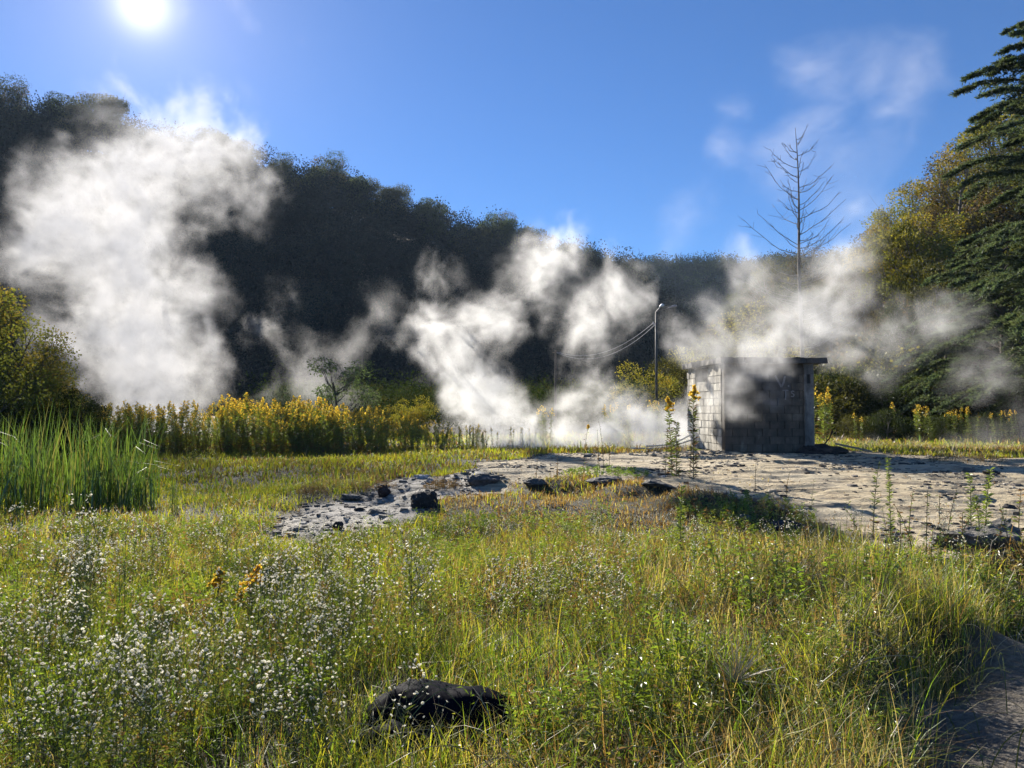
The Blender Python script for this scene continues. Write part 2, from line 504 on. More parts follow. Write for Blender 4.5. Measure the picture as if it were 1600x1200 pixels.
def block_wall(name, length, height, place, openings=(), seed=1, label=None, tone=(.30, .28, .25)):
    "courses of blocks in a wall .2 thick; place(u, w, z) gives local xyz for along, through, up"
    g = Geo(); r = np.random.default_rng(seed)
    def bx(u0, u1, w0, w1, z0, z1, col):
        v = [place(u, w, z) for z in (z0, z1) for w in (w0, w1) for u in (u0, u1)]
        g.add(v, [(0, 2, 3, 1), (4, 5, 7, 6), (0, 1, 5, 4), (2, 6, 7, 3), (0, 4, 6, 2), (1, 3, 7, 5)], None, col)
    bh = 0.2; rows = int(round(height / bh))
    for k in range(rows):
        u = -0.2 if k % 2 else 0.0
        while u < length - 0.02:
            a, b = max(u, 0), min(u + .4, length)
            z0, z1 = k * bh, (k + 1) * bh
            spans = [(a, b)]
            for (o0, o1, p0, p1) in openings:
                if z1 > p0 + .01 and z0 < p1 - .01:
                    spans = [s for (s0, s1) in spans for s in ((s0, min(s1, o0)), (max(s0, o1), s1)) if s[1] - s[0] > .03]
            for s0, s1 in spans:
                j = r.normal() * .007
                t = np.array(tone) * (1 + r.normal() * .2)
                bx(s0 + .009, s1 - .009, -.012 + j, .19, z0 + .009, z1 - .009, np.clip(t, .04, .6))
            u += .4
    # mortar core set back behind the block faces
    ops = sorted(openings)
    def core(u0, u1, z0, z1): bx(u0, u1, .016, .2, z0, z1, np.array(tone) * .7)
    if not ops: core(0.002, length - .002, 0, height)
    else:
        o0, o1, p0, p1 = ops[0]
        core(.002, o0, 0, height); core(o1, length - .002, 0, height)
        core(o0, o1, 0, p0); core(o0, o1, p1, height)
    o = link(name, g.mesh(name, [M_BLOCK]), hut)
    if label: o['label'] = label
    return o

M_BLOCK, nt, out = new_mat('weathered_block')
a_ = nd(nt, 'ShaderNodeAttribute', {'attribute_name': 'tint'}).outputs['Color']
gp = nd(nt, 'ShaderNodeTexCoord').outputs['Object']
nb = nd(nt, 'ShaderNodeTexNoise', None, Vector=gp, Scale=1.7, Detail=7.0, Roughness=.7).outputs[0]
nf = nd(nt, 'ShaderNodeTexNoise', None, Vector=gp, Scale=30.0, Detail=5.0, Roughness=.7).outputs[0]
c_ = mixc(nt, 1.0, a_, ramp(nt, nb, [(.32, .45), (.5, .95), (.66, 1.5)]), 'MULTIPLY')
c_ = mixc(nt, ramp(nt, nf, [(.60, 0), (.70, .35)]), c_, (.22, .20, .18))
zz = nd(nt, 'ShaderNodeSeparateXYZ', None, Vector=gp).outputs[2]
sv = nd(nt, 'ShaderNodeMapping', None, Vector=gp); sv.inputs['Scale'].default_value = (2.2, 2.2, .7)
ns = nd(nt, 'ShaderNodeTexNoise', None, Vector=sv.outputs[0], Scale=1.6, Detail=6.0, Roughness=.65).outputs[0]
c_ = mixc(nt, ramp(nt, ns, [(.42, .6), (.56, 0)]), c_, (.045, .04, .032))
c_ = mixc(nt, ramp(nt, ns, [(.62, 0), (.72, .45)]), c_, (.30, .27, .22))
foot_dark = nd(nt, 'ShaderNodeMath', {'operation': 'MULTIPLY_ADD'}, **{'0': nb, '1': 1.6, '2': zz}).outputs[0]  # blocks mix darker towards the wall foot, broken up by noise
c_ = mixc(nt, ramp(nt, foot_dark, [(.75, .55), (1.2, 0)]), c_, (.05, .048, .03))
p_ = nd(nt, 'ShaderNodeBsdfPrincipled', None, Roughness=.9)
nt.links.new(c_, p_.inputs['Base Color'])
b_ = nd(nt, 'ShaderNodeBump', None, Height=nf, Strength=.7, Distance=.012)
nt.links.new(b_.outputs[0], p_.inputs['Normal']); nt.links.new(p_.outputs[0], out.inputs[0])

block_wall('wall', HW, HH, lambda u, w, z: (u, w, z - .12), seed=1, label='dark shaded front wall with painted letters', tone=(.11, .088, .066))  # front also weathered; shade and sun are put into the wall tones
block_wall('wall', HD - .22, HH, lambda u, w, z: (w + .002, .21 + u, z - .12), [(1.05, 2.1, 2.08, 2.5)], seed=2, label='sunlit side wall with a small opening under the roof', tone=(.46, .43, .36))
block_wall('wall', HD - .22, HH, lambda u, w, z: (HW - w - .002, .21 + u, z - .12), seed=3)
block_wall('wall', HW - .44, HH, lambda u, w, z: (.22 + u, HD - w, z - .12), [(.5, 1.3, .3, 2.2)], seed=4)
# roof slab with a worn, uneven edge
g = Geo(); r_ = np.random.default_rng(5)
x0, x1, y0, y1 = -.13, HW + .33, -.16, HD + .15
n = 26
ring = [(x0 + (x1 - x0) * t, y0) for t in np.linspace(0, 1, n)[:-1]] + [(x1, y0 + (y1 - y0) * t) for t in np.linspace(0, 1, n)[:-1]] + \
       [(x1 - (x1 - x0) * t, y1) for t in np.linspace(0, 1, n)[:-1]] + [(x0, y1 - (y1 - y0) * t) for t in np.linspace(0, 1, n)[:-1]]
ring = np.array(ring); m_ = len(ring)
low = ring + r_.normal(size=(m_, 2)) * .03; up = low + r_.normal(size=(m_, 2)) * .014
zb, zt = HH - .117, HH + .03
v = np.vstack([np.c_[low, np.full(m_, zb) + r_.normal(size=m_) * .003], np.c_[up, np.full(m_, zt) + r_.normal(size=m_) * .006], [[1.1, 1.5, zb], [1.1, 1.5, zt + .02]]])
i = np.arange(m_); j = (i + 1) % m_
g.add(v, np.stack([i, j, j + m_, i + m_], -1), np.vstack([np.stack([j, i, np.full(m_, 2 * m_)], -1), np.stack([i + m_, j + m_, np.full(m_, 2 * m_ + 1)], -1)]), (.10, .09, .08))
link('roof_slab', g.mesh('roof_slab', [M_BLOCK]), hut)
# plastered corner post at the right of the front wall, with a knocked-out hollow
g = Geo()
g.box(HW - .22, HW + .035, -.06, .2, -.12, 1.86, (.20, .185, .165))
g.box(HW - .22, HW - .15, -.06, .2, 1.86, 2.1, (.20, .185, .165)); g.box(HW - .06, HW + .035, -.06, .2, 1.86, 2.1, (.20, .185, .165))
g.box(HW - .22, HW + .035, -.06, .2, 2.1, HH - .118, (.15, .14, .125))
link('corner_post', g.mesh('corner_post', [M_BLOCK]), hut)
g = Geo(); g.box(HW - .15, HW - .06, -.03, .1, 1.86, 2.1, (.02, .02, .02))  # near-black block set in the hole, its shade put into the colour
link('hollow_shade', g.mesh('hollow_shade', [M_BLOCK]), hut)
# painted letters V. T S
def strokes(name, lines, col, rad):
    g = Geo()
    for ln in lines:
        p = np.array([(x, -.036, z) for x, z in ln], float)
        # flat brush strokes, a few mm proud of the blocks
        d = np.gradient(p, axis=0); d /= np.linalg.norm(d, axis=1)[:, None] + 1e-9
        s = np.cross(d, [0, 1, 0]) * rad
        k = len(p); vv = np.vstack([p - s, p + s, p - s - [0, .018, 0], p + s - [0, .018, 0]])
        q = [(a, a + 1, k + a + 1, k + a) for a in range(k - 1)] + [(2 * k + a, 3 * k + a, 3 * k + a + 1, 2 * k + a + 1) for a in range(k - 1)]
        g.add(vv, q, None, col)
    return link(name, g.mesh(name, [M_PAINT]), hut)
M_PAINT = tint_mat('worn_paint', .9, .3, 40)
def sx(px): return (px - 1132) / 60.3
def sz(py): return 3.05 - (py - 552) / 60.2 - .42
strokes('letter', [[(sx(1213), sz(586)), (sx(1218), sz(595)), (sx(1223), sz(604))], [(sx(1223), sz(604)), (sx(1226.5), sz(597)), (sx(1229), sz(587))]], (.22, .20, .19), .022)['label'] = 'faded painted letter V'
strokes('dot', [[(sx(1233.7), sz(602.5)), (sx(1235.4), sz(602.5))]], (.24, .22, .2), .022)
strokes('letter', [[(sx(1225), sz(609.5)), (sx(1230), sz(609)), (sx(1234), sz(609.5))], [(sx(1229.5), sz(609.5)), (sx(1229.8), sz(616)), (sx(1229.3), sz(624))]], (.26, .235, .22), .013)['label'] = 'painted letter T'
strokes('letter', [[(sx(1243.5), sz(611)), (sx(1241), sz(610)), (sx(1239), sz(611.5)), (sx(1239.5), sz(613.5)), (sx(1242), sz(614.5)), (sx(1243.5), sz(616.5)), (sx(1242), sz(619)), (sx(1238.5), sz(618.5))]], (.26, .235, .22), .012)['label'] = 'painted letter S'

# ---------------------------------------------------------------- rocks, rubble and the board
def rock_mesh(seed, sx_, sy_, sz_, col, rough=.25, name='rock'):
    r = np.random.default_rng(seed)
    nu, nv_ = 40, 24
    th = np.linspace(0, 2 * np.pi, nu, endpoint=False); ph = np.linspace(0.02, np.pi - .02, nv_)
    T, P = np.meshgrid(th, ph)
    d = np.stack([np.sin(P) * np.cos(T), np.sin(P) * np.sin(T), np.cos(P)], -1)
    f = np.ones(T.shape)
    for k in range(9):
        dirn = r.normal(size=3); dirn /= np.linalg.norm(dirn)
        off = r.uniform(.45, .85); pr_ = d @ dirn
        f = np.minimum(f, np.where(pr_ > off * .6, off / np.maximum(pr_, .05), 9))
    f = np.clip(f, .3, 1.25)
    nz = np.array([mnoise.fractal(Vector((q[0] * 2.2 + seed, q[1] * 2.2, q[2] * 2.8)), .9, 2.1, 5) for q in (d * f[..., None]).reshape(-1, 3)]).reshape(T.shape)
    f = f * (1 + rough * nz * .8)
    v = d * f[..., None] * np.array([sx_, sy_, sz_])
    i = np.arange(nv_ - 1)[:, None] * nu; j = np.arange(nu)[None]; jn = (j + 1) % nu
    q = np.stack([i + j, i + nu + j, i + nu + jn, i + jn], -1).reshape(-1, 4)
    V = np.vstack([v.reshape(-1, 3), [[0, 0, v[0, 0, 2]], [0, 0, v[-1, 0, 2]]]])
    N0 = nu * nv_; last = (nv_ - 1) * nu
    t = np.vstack([np.stack([j[0], jn[0], np.full(nu, N0)], -1), np.stack([last + jn[0], last + j[0], np.full(nu, N0 + 1)], -1)])
    c = np.tile(np.array(col, float), (len(V), 1))
    return mesh_from(name, V, [q, t], [M_STONE], c)

def put_rock(px, py, w, h, col, label, cat='rock', depth=None, seed=0, name='rock', sink=.55, group=None):
    x, y, z = ground_hit(px, py)
    s = y / FPX
    ww, hh = w * s / 2, h * s / 2
    o = link(name, rock_mesh(seed, ww, (depth or ww * .8), hh * 1.2, col), None, (x, y + (depth or ww * .8) * .6, z + hh * (1 - sink)))
    return tag(o, label, cat, group)

DK, MD, LT = (.035, .032, .03), (.14, .125, .105), (.42, .39, .34)  # near-black rock tones also put in the shade of holes and undercuts
for a in (
    (662, 799, 62, 34, DK, 'largest dark rock beside the pale crust, left of the red grass bank'),
    (598, 772, 26, 16, (.05, .035, .03), 'dark upright rock on the upper edge of the grey mud lobe'),
    (548, 779, 34, 10, MD, 'low flat grey rock left of the dark upright rock'),
    (560, 802, 22, 14, DK, 'small dark rock in the middle of the grey mud lobe'),
    (585, 806, 34, 12, MD, 'flat dark slab below the small dark mud rock'),
    (528, 828, 20, 14, DK, 'dark knob near the left tip of the mud lobe'),
    (462, 835, 34, 12, MD, 'low grey slab at the left tip of the mud lobe'),
    (752, 758, 56, 26, (.09, .08, .075), 'broad grey-brown rock at the left end of the crust rim'),
    (836, 763, 44, 16, (.10, .09, .08), 'low rim rock behind the red grass bank'),
    (945, 758, 62, 16, (.10, .09, .085), 'long low grey rim rock under the green tuft'),
    (1030, 764, 70, 18, (.10, .095, .085), 'broken rim rock right of the green tuft'),
    (1036, 747, 18, 6, LT, 'small pale stone on top of the crust rim'),
    (1360, 922, 38, 30, (.02, .018, .017), 'near-black rock among green weeds at the lower right', ),
    (1024, 940, 36, 30, (.025, .022, .02), 'near-black rock half hidden in mid-field grass'),
    (868, 1015, 42, 40, (.03, .027, .027), 'dark rock in grass behind the white asters'),
    (1245, 834, 80, 28, (.03, .03, .035), 'wide dark rock under the crust rim among red grass'),
    (1165, 818, 46, 14, MD, 'grey rock left of the wide dark rim rock'),
    (1396, 868, 16, 10, (.2, .12, .09), 'small reddish-brown stone on pale crust'),
    (1462, 860, 30, 12, LT, 'pale rounded stone on the crust left of the big slab'),
    (1583, 798, 24, 12, DK, 'small dark rock at the right edge of the crust'),
    (1551, 742, 30, 8, DK, 'thin dark rock at the end of the hut shadow'),
    (1515, 738, 24, 8, MD, 'small grey rock near the end of the hut shadow'),
    (1590, 960, 40, 24, (.03, .028, .025), 'dark rock by the track at the right edge'),
    (1015, 745, 10, 5, LT, 'tiny pale pebble beside the pale rim stone'),
    (655, 750, 30, 10, (.4, .38, .37), 'pale lumpy stone at the top of the mud lobe'),
    (672, 755, 16, 8, (.35, .33, .31), 'smaller pale stone next to the lumpy one'),
):
    put_rock(*a, seed=int(a[0]))
x, y, z = ground_hit(1548, 885)
slab = link('rock_slab', rock_mesh(77, .75, .5, .24, (.13, .12, .105), .35, 'rock_slab'), None, (x + .2, y + .6, z + .1)); slab.rotation_euler = (0, R(-8), R(20))
tag(slab, 'big tilted grey slab rising at the right edge of the crust', 'rock')
mound = link('earth_mound', rock_mesh(91, .62, .5, .3, (.035, .03, .027), .35, 'earth_mound'), None, (HUTX + HW + .2, HUTY + .1, .46))
tag(mound, 'dark heap of earth against the right corner of the hut', 'mound')
rub = []
r_ = np.random.default_rng(8)
for k in range(11):
    xx, yy = HUTX - .2 - r_.uniform(0, .9), HUTY - .1 + r_.uniform(-.25, .5)
    s = r_.uniform(.035, .10)
    o = link('stone', rock_mesh(200 + k, s, s * .8, s * .6, (.22, .2, .17)), None, (xx, yy, zat(xx, yy) + s * .3))
    tag(o, 'small broken stone lying at the foot of the sunlit hut wall', 'stone', 'rubble at the foot of the hut wall')
g = Geo()
p0, p1 = np.array([HUTX + HW + .55, HUTY + .1, .72]), np.array([HUTX + HW + 1.35, HUTY - .25, .53])
d = (p1 - p0) / np.linalg.norm(p1 - p0); s_ = np.cross(d, [0, 0, 1]); s_ /= np.linalg.norm(s_); u_ = np.cross(s_, d)
g.add([p0 + t * (p1 - p0) + a * s_ * .11 + b * u_ * .02 for t in (0, 1) for a in (-1, 1) for b in (-1, 1)], [(0, 1, 3, 2), (4, 6, 7, 5), (0, 4, 5, 1), (2, 3, 7, 6), (0, 2, 6, 4), (1, 5, 7, 3)], None, (.24, .2, .15))
tag(link('board', g.mesh('board', [M_BARK])), 'weathered board leaning on the dark earth heap by the hut', 'board')
g = Geo(); g.tube([(HUTX + HW + .35, HUTY + .5, .6), (HUTX + HW + .55, HUTY + .45, .85), (HUTX + HW + .62, HUTY + .42, 1.05)], [.02, .016, .03], 5, (.04, .03, .025))
tag(link('stick', g.mesh('stick', [M_BARK])), 'short dark stick poking up behind the earth heap', 'stick')
# thin pale pipes on the ground left of the hut
for k, (a, b, c) in enumerate((((1085, 676), (1010, 697), 'upper'), ((1090, 684), (985, 700), 'lower'))):
    A, B = at(*a, 22.5), at(*b, 21.0)
    g = Geo(); t = np.linspace(0, 1, 9)[:, None]
    pts = np.array(A) * (1 - t) + np.array(B) * t; pts[:, 2] += -.12 * np.sin(np.pi * t[:, 0])
    g.tube(pts, .022, 6, (.6, .58, .55))
    tag(link('pipe', g.mesh('pipe', [M_PAINT])), c + ' of two thin pale pipes slanting out of the steam left of the hut', 'pipe')

# black plastic sack in the foreground grass
M_SACK, nt, out = new_mat('black_plastic')
gp = nd(nt, 'ShaderNodeTexCoord').outputs['Object']
nb = nd(nt, 'ShaderNodeTexNoise', None, Vector=gp, Scale=9.0, Detail=4.0, Roughness=.55).outputs[0]
nf = nd(nt, 'ShaderNodeTexNoise', None, Vector=gp, Scale=160.0, Detail=3.0).outputs[0]
p_ = nd(nt, 'ShaderNodeBsdfPrincipled', None, Roughness=.62); p_.inputs['Specular IOR Level'].default_value = .05; p_.inputs['IOR'].default_value = 1.2
p_.inputs['Base Color'].default_value = (.008, .009, .014, 1)
dust = mixc(nt, ramp(nt, nb, [(.66, 0), (.8, .1)]), (.006, .007, .012), (.08, .08, .08))
nt.links.new(dust, p_.inputs['Base Color'])
b_ = nd(nt, 'ShaderNodeBump', None, Height=nb, Strength=.25, Distance=.02)
nt.links.new(b_.outputs[0], p_.inputs['Normal']); nt.links.new(p_.outputs[0], out.inputs[0])
def sack_part(name, parent, cx, cy_, cz, lx, ly, lz, seed, fold):
    nu, nv_ = 60, 30
    T, P = np.meshgrid(np.linspace(0, 2 * np.pi, nu, endpoint=False), np.linspace(0.03, np.pi - .03, nv_))
    d = np.stack([np.sin(P) * np.cos(T), np.sin(P) * np.sin(T), np.cos(P)], -1)
    p = np.sign(d) * np.abs(d) ** .8
    n_ = fbm(d[..., 0] * 1.2 + 5, d[..., 2] * 2.4 + d[..., 1] + 5, .6, 3, seed) - .5
    f = 1 + .14 * n_ + fold * np.sin(d[..., 0] * 7 + d[..., 2] * 4 + 3 * n_) + fold * .5 * np.abs(np.sin(d[..., 0] * 17 + d[..., 1] * 6 + 6 * n_))
    v = p * f[..., None] * [lx, ly, lz] + [cx, cy_, cz]
    i = np.arange(nv_ - 1)[:, None] * nu; j = np.arange(nu)[None]; jn = (j + 1) % nu
    q = np.stack([i + j, i + nu + j, i + nu + jn, i + jn], -1).reshape(-1, 4)
    V = v.reshape(-1, 3)
    t = np.array([[0, k, k + 1] for k in range(1, nu - 1)])
    e = (nv_ - 1) * nu
    t = np.vstack([t, [[e, e + k + 1, e + k] for k in range(1, nu - 1)]])
    return link(name, mesh_from(name, V, [q, t], [M_SACK], smooth=True), parent)
SX, SY, _ = ground_hit(655, 1195)
sack = thing('plastic_sack', 'crumpled black plastic sack lying in the foreground grass', 'sack', (SX, SY + .05, 0), R(-12))
sack_part('body', sack, .03, .24, .07, .36, .18, .21, 3, .05)
sack_part('fold', sack, -.08, .04, .03, .22, .12, .14, 9, .045)

# ---------------------------------------------------------------- lamp post and its wires
LY = 45.0
lx, _, lz = at(1025, 487, LY)
gz = zat(lx, LY)
lamp = thing('street_lamp', 'tall thin steel lamp post with one long arm, standing left of the hut', 'street lamp', (lx, LY, gz))
h_ = lz - gz
g = Geo(); g.tube([(0, 0, -.2), (0, 0, h_ * .55), (0, 0, h_)], [.085, .07, .05], 10, (.10, .095, .09)); link('pole', g.mesh('pole', [M_METAL], True), lamp)
g = Geo(); g.tube([(0, 0, h_ - .02), (.2, 0, h_ + .07), (.75, 0, h_ + .22)], .03, 6, (.12, .11, .10)); link('arm', g.mesh('arm', [M_METAL], True), lamp)
g = Geo(); g.tube([(0, 0, h_ - .02), (.1, -.1, h_ + .12), (.2, -.2, h_ + .24)], .028, 6, (.55, .54, .52)); link('bracket', g.mesh('bracket', [M_METAL], True), lamp)
def lamp_head(p, d, L, w, col):
    g = Geo(); d = np.array(d, float); d /= np.linalg.norm(d)
    t = np.linspace(0, 1, 9)[:, None]; pts = np.array(p) + d * L * t
    g.tube(pts, w * np.array([.35, .5, .62, .8, .95, 1.0, .95, .75, .3]), 10, col)
    v = g.v[0]; v[:, 2] = np.where(v[:, 2] < np.interp(v[:, 0], pts[:, 0], pts[:, 2]), v[:, 2] * .5 + .5 * np.interp(v[:, 0], pts[:, 0], pts[:, 2]), v[:, 2])
    return link('lamp_head', g.mesh('lamp_head', [M_METAL], True), lamp)
lamp_head((.72, 0, h_ + .22), (1, 0, .25), .52, .10, (.32, .31, .31))
lamp_head((.17, -.17, h_ + .24), (.7, -.3, .35), .30, .13, (.85, .85, .85))['label'] = 'short white lamp head at the pole top'
hz = at(1022, 506, LY)[2] - gz
g = Geo(); g.box(-.22, .06, -.03, .03, hz - .03, hz + .03, (.3, .3, .32)); g.tube([(-.16, 0, hz + .02), (-.16, 0, hz + .12)], .035, 6, (.4, .4, .42)); g.tube([(-.08, 0, hz - .02), (-.08, 0, hz - .12)], .035, 6, (.4, .4, .42))
link('insulator_bracket', g.mesh('insulator_bracket', [M_METAL]), lamp)
# far pole standing in the middle of the steam
fx, fy, fz = at(868, 550, 47.5)
fg = zat(fx, fy)
pole = thing('utility_pole', 'short wooden pole hidden in the steam at the far end of the wires', 'pole', (fx, fy, fg))
g = Geo(); g.tube([(0, 0, -.2), (0, 0, fz - fg + .12)], [.085, .06], 8, (.12, .10, .08)); link('shaft', g.mesh('shaft', [M_BARK]), pole)
g = Geo(); g.box(-.2, .2, -.04, .04, fz - fg - .06, fz - fg, (.12, .1, .08)); link('crossarm', g.mesh('crossarm', [M_BARK]), pole)
for k, (dz0, sag, lab) in enumerate(((.1, 1.0, 'upper'), (-.1, 1.15, 'lower'))):
    t = np.linspace(0, 1, 25)[:, None]
    A = np.array([lx - .12, LY, gz + hz + dz0]); B = np.array([fx, fy, fz + dz0 * .2])
    pts = A * (1 - t) + B * t; pts[:, 2] -= sag * 4 * (t * (1 - t))[:, 0] * .9
    g = Geo(); g.tube(pts, .016, 4, (.30, .30, .32))
    tag(link('wire', g.mesh('wire', [M_METAL])), lab + ' of two sagging wires running left from the lamp post', 'wire')

# ---------------------------------------------------------------- grass (too many blades to count)
def blades(x, y, z, h, w, lean, az, col, name, mat, label, bend=1.0, kind='stuff'):
    n = len(x)
    dirx, diry = np.cos(az), np.sin(az)
    fa = az + np.pi / 2 + rng.normal(size=n) * .6
    sx_, sy_ = np.cos(fa) * w / 2, np.sin(fa) * w / 2
    V = np.empty((n, 8, 3), np.float32)
    for k, t in enumerate((0, .4, .75, 1.0)):
        off = h * lean * (t ** (1 + bend))
        zz_ = z + h * (t - .32 * np.minimum(lean, 1.6) * t ** 2.2)
        ww_ = (1, .9, .6, .08)[k]
        V[:, 2 * k, 0] = x + dirx * off - sx_ * ww_; V[:, 2 * k, 1] = y + diry * off - sy_ * ww_; V[:, 2 * k, 2] = zz_
        V[:, 2 * k + 1, 0] = x + dirx * off + sx_ * ww_; V[:, 2 * k + 1, 1] = y + diry * off + sy_ * ww_; V[:, 2 * k + 1, 2] = zz_
    b = np.arange(n)[:, None, None] * 8
    q = np.array([[0, 1, 3, 2], [2, 3, 5, 4], [4, 5, 7, 6]])[None]
    me = mesh_from(name, V.reshape(-1, 3), (b + q).reshape(-1, 4), [mat], np.repeat(col, 8, axis=0))
    return tag(link(name, me), label, name.replace('_', ' '), kind=kind)

PAL = np.array([(.14, .23, .026), (.29, .33, .036), (.36, .31, .17), (.20, .13, .055), (.06, .11, .02), (.38, .37, .045)])

def grass_field(y0, y1, dens, w0, name, label, hmul=1.0, seed=1):
    r = np.random.default_rng(seed)
    xm = .72 * y1 + 1.5
    n = int(dens * 2 * xm * (y1 - y0))
    x = r.uniform(-xm, xm, n); y = r.uniform(y0, y1, n)
    k = np.abs(x) < .72 * y + 1.5
    x, y = x[k], y[k]
    z, rk, lobe, rd = surf(x, y, True)
    cl = fbm(x, y, .9, 3, 51 + seed)
    edge = np.clip(rk * (1 - rk) * 4, 0, 1)
    keep = (1 - rk) ** 1.5 * (1 - rd) ** 2 + .006 * (rd < .5) + .10 * (rk > .3) * (fbm(x, y, .7, 3, 61) > .64) * (y < 14)
    keep = keep * (.35 + .65 * sstep(.36, .5, cl)) * (.45 + .55 * sstep(.34, .46, fbm(x, y, .38, 2, 57)))
    # bare behind the shelf, where the steam comes out of the ground
    vent = np.exp(-(((x - 3.2) / 4.2) ** 2 + ((y - 25.5) / 3.4) ** 2))
    keep = keep * (1 - .93 * np.clip(vent * 1.3, 0, 1))
    # nothing grows inside the sack or the hut
    keep = keep * ~((np.abs(x - SX) < .34) & (np.abs(y - SY - .16) < .24))
    k = r.random(len(x)) < keep
    x, y, z, rk, cl = x[k], y[k], z[k], rk[k], cl[k]
    inhut = (x > 5.0) & (x < 8.1) & (y > 19.8) & (y < 23.6)
    x, y, z, rk, cl = [a[~inhut] for a in (x, y, z, rk, cl)]
    if y1 > 40:
        k = y < 46 + 8 * (fbm(x, y, 6, 2, 90) - .5) + 12 * (x > 14)
        x, y, z, rk, cl = x[k], y[k], z[k], rk[k], cl[k]
    n = len(x)
    p1_, p2_ = fbm(x, y, 2.6, 3, 71), fbm(x, y, .8, 3, 73)
    right = sstep(.2, 2.2, x - (y - 5) * .12)
    near = sstep(8.5, 6.5, y)
    rim = np.clip(np.exp(-((y - (11.2 - .35 * x)) / 2.0) ** 2) * sstep(-1.6, -.3, x) * 1.25 + .9 * sstep(.02, .4, rk), 0, 1)
    rust = np.clip(.08 + .6 * rim + (.7 + .9 * right) * (p1_ - .47) + .22 * sstep(.5, .66, p2_), .02, .8)
    straw = np.clip(.08 + .20 * right + .10 * rim + .6 * (p2_ - .55), .015, .5)
    dark = np.clip(.25 + .35 * near * (1 - .3 * right) + .8 * (p2_ - .5), .05, .7)
    midr = np.exp(-((x - .9) / 1.8) ** 2 - ((y - 6.6) / 1.9) ** 2)
    rust = np.clip(rust + .28 * midr, 0, .8); straw = np.clip(straw + .18 * midr + .08 * right, 0, .5)
    u = r.random(n)
    idx_ = np.where(u < rust, 3, np.where(u < rust + straw, 2, 1))
    v_ = r.random(n)
    idx_ = np.where((idx_ == 1) & (v_ < dark), 0, idx_)
    idx_ = np.where((idx_ == 0) & (r.random(n) < .25), 4, idx_)
    idx_ = np.where((idx_ == 1) & (r.random(n) < .3), 5, idx_)
    col = PAL[idx_] * r.uniform(.75, 1.25, (n, 1)) * r.uniform(.92, 1.08, (n, 3))
    tall = .12 + .06 * near + .06 * right * near
    tall = tall * sstep(.0, 1.0, .55 + .9 * p2_) * (1 - .35 * rim)
    h = tall * r.gamma(7, 1 / 7, n) * (.75 + .5 * cl) * hmul
    h = h * (1 - .55 * rk)
    w = w0 * r.uniform(.6, 1.35, n)
    lean = np.abs(r.normal(0, .62, n)) + .1
    return blades(x, y, z - .01, h, w, lean, r.uniform(0, 2 * np.pi, n), col, name, M_GRASS, label)

grass_field(1.2, 5.2, 4400, .0040, 'grass', 'tangled green and straw coloured grass in the foreground', seed=1)
grass_field(5.2, 9.0, 2500, .0062, 'grass', 'yellow green grass with rusty patches in mid field', seed=2)
grass_field(9.0, 15.0, 900, .011, 'grass', 'short bright meadow grass beside the pale crust', 1.0, seed=3)
grass_field(15.0, 30.0, 260, .024, 'grass', 'short yellow green meadow in front of the goldenrod', 1.1, seed=4)
grass_field(30.0, 56.0, 30, .06, 'grass', 'far strip of meadow grass behind the hut', 1.7, seed=5)

# low leafy herbs between the blades, and stone chips on the crust
def herbs(n, y0, y1, L0, seed, label):
    r = np.random.default_rng(seed)
    y = r.uniform(y0, y1, n); x = r.uniform(-1, 1, n) * (.72 * y + 1)
    z, rk, lobe, rd = surf(x, y, True)
    k = (rk < .35) & (rd < .3) & (fbm(x, y, .6, 3, 301) > .44) & ~((np.abs(x - SX) < .36) & (np.abs(y - SY - .15) < .38))
    x, y, z = x[k], y[k], z[k]; n = len(x); m = 22
    H = r.uniform(.10, .34, n) * (1 - .35 * sstep(5, 9, y)); t = r.random((n, m)) ** .8
    lx_, ly_ = r.normal(0, .22, (2, n))
    bx_ = np.stack([x[:, None] + lx_[:, None] * H[:, None] * t, y[:, None] + ly_[:, None] * H[:, None] * t, z[:, None] + H[:, None] * t], -1).reshape(-1, 3)
    pal = np.array([(.17, .24, .035), (.12, .19, .03), (.24, .26, .05), (.22, .14, .06), (.30, .27, .15)])[r.choice(5, n, p=[.34, .26, .2, .12, .08])]
    g = Geo(); d = r.normal(size=(n * m, 3)); d[:, 2] = np.abs(d[:, 2]) * .8
    g.leaves(bx_, d, L0 * r.uniform(.5, 1.4, n * m), L0 * .24, np.repeat(pal, m, 0) * r.uniform(.7, 1.3, (n * m, 1)), curl=.15)
    top = np.stack([x + lx_ * H, y + ly_ * H, z + H], -1); bot = np.stack([x, y, z], -1)
    g.leaves(bot, top - bot, H * 1.02, .0035, pal * .8)
    tag(link('meadow_herbs', g.mesh('meadow_herbs', [M_LEAF])), label, 'herbs', kind='stuff')
herbs(9000, 1.6, 5.4, .034, 1, 'small leaved herbs tangled in the foreground grass')
herbs(9000, 5.4, 10.5, .045, 2, 'small leaved herbs across the mid field')
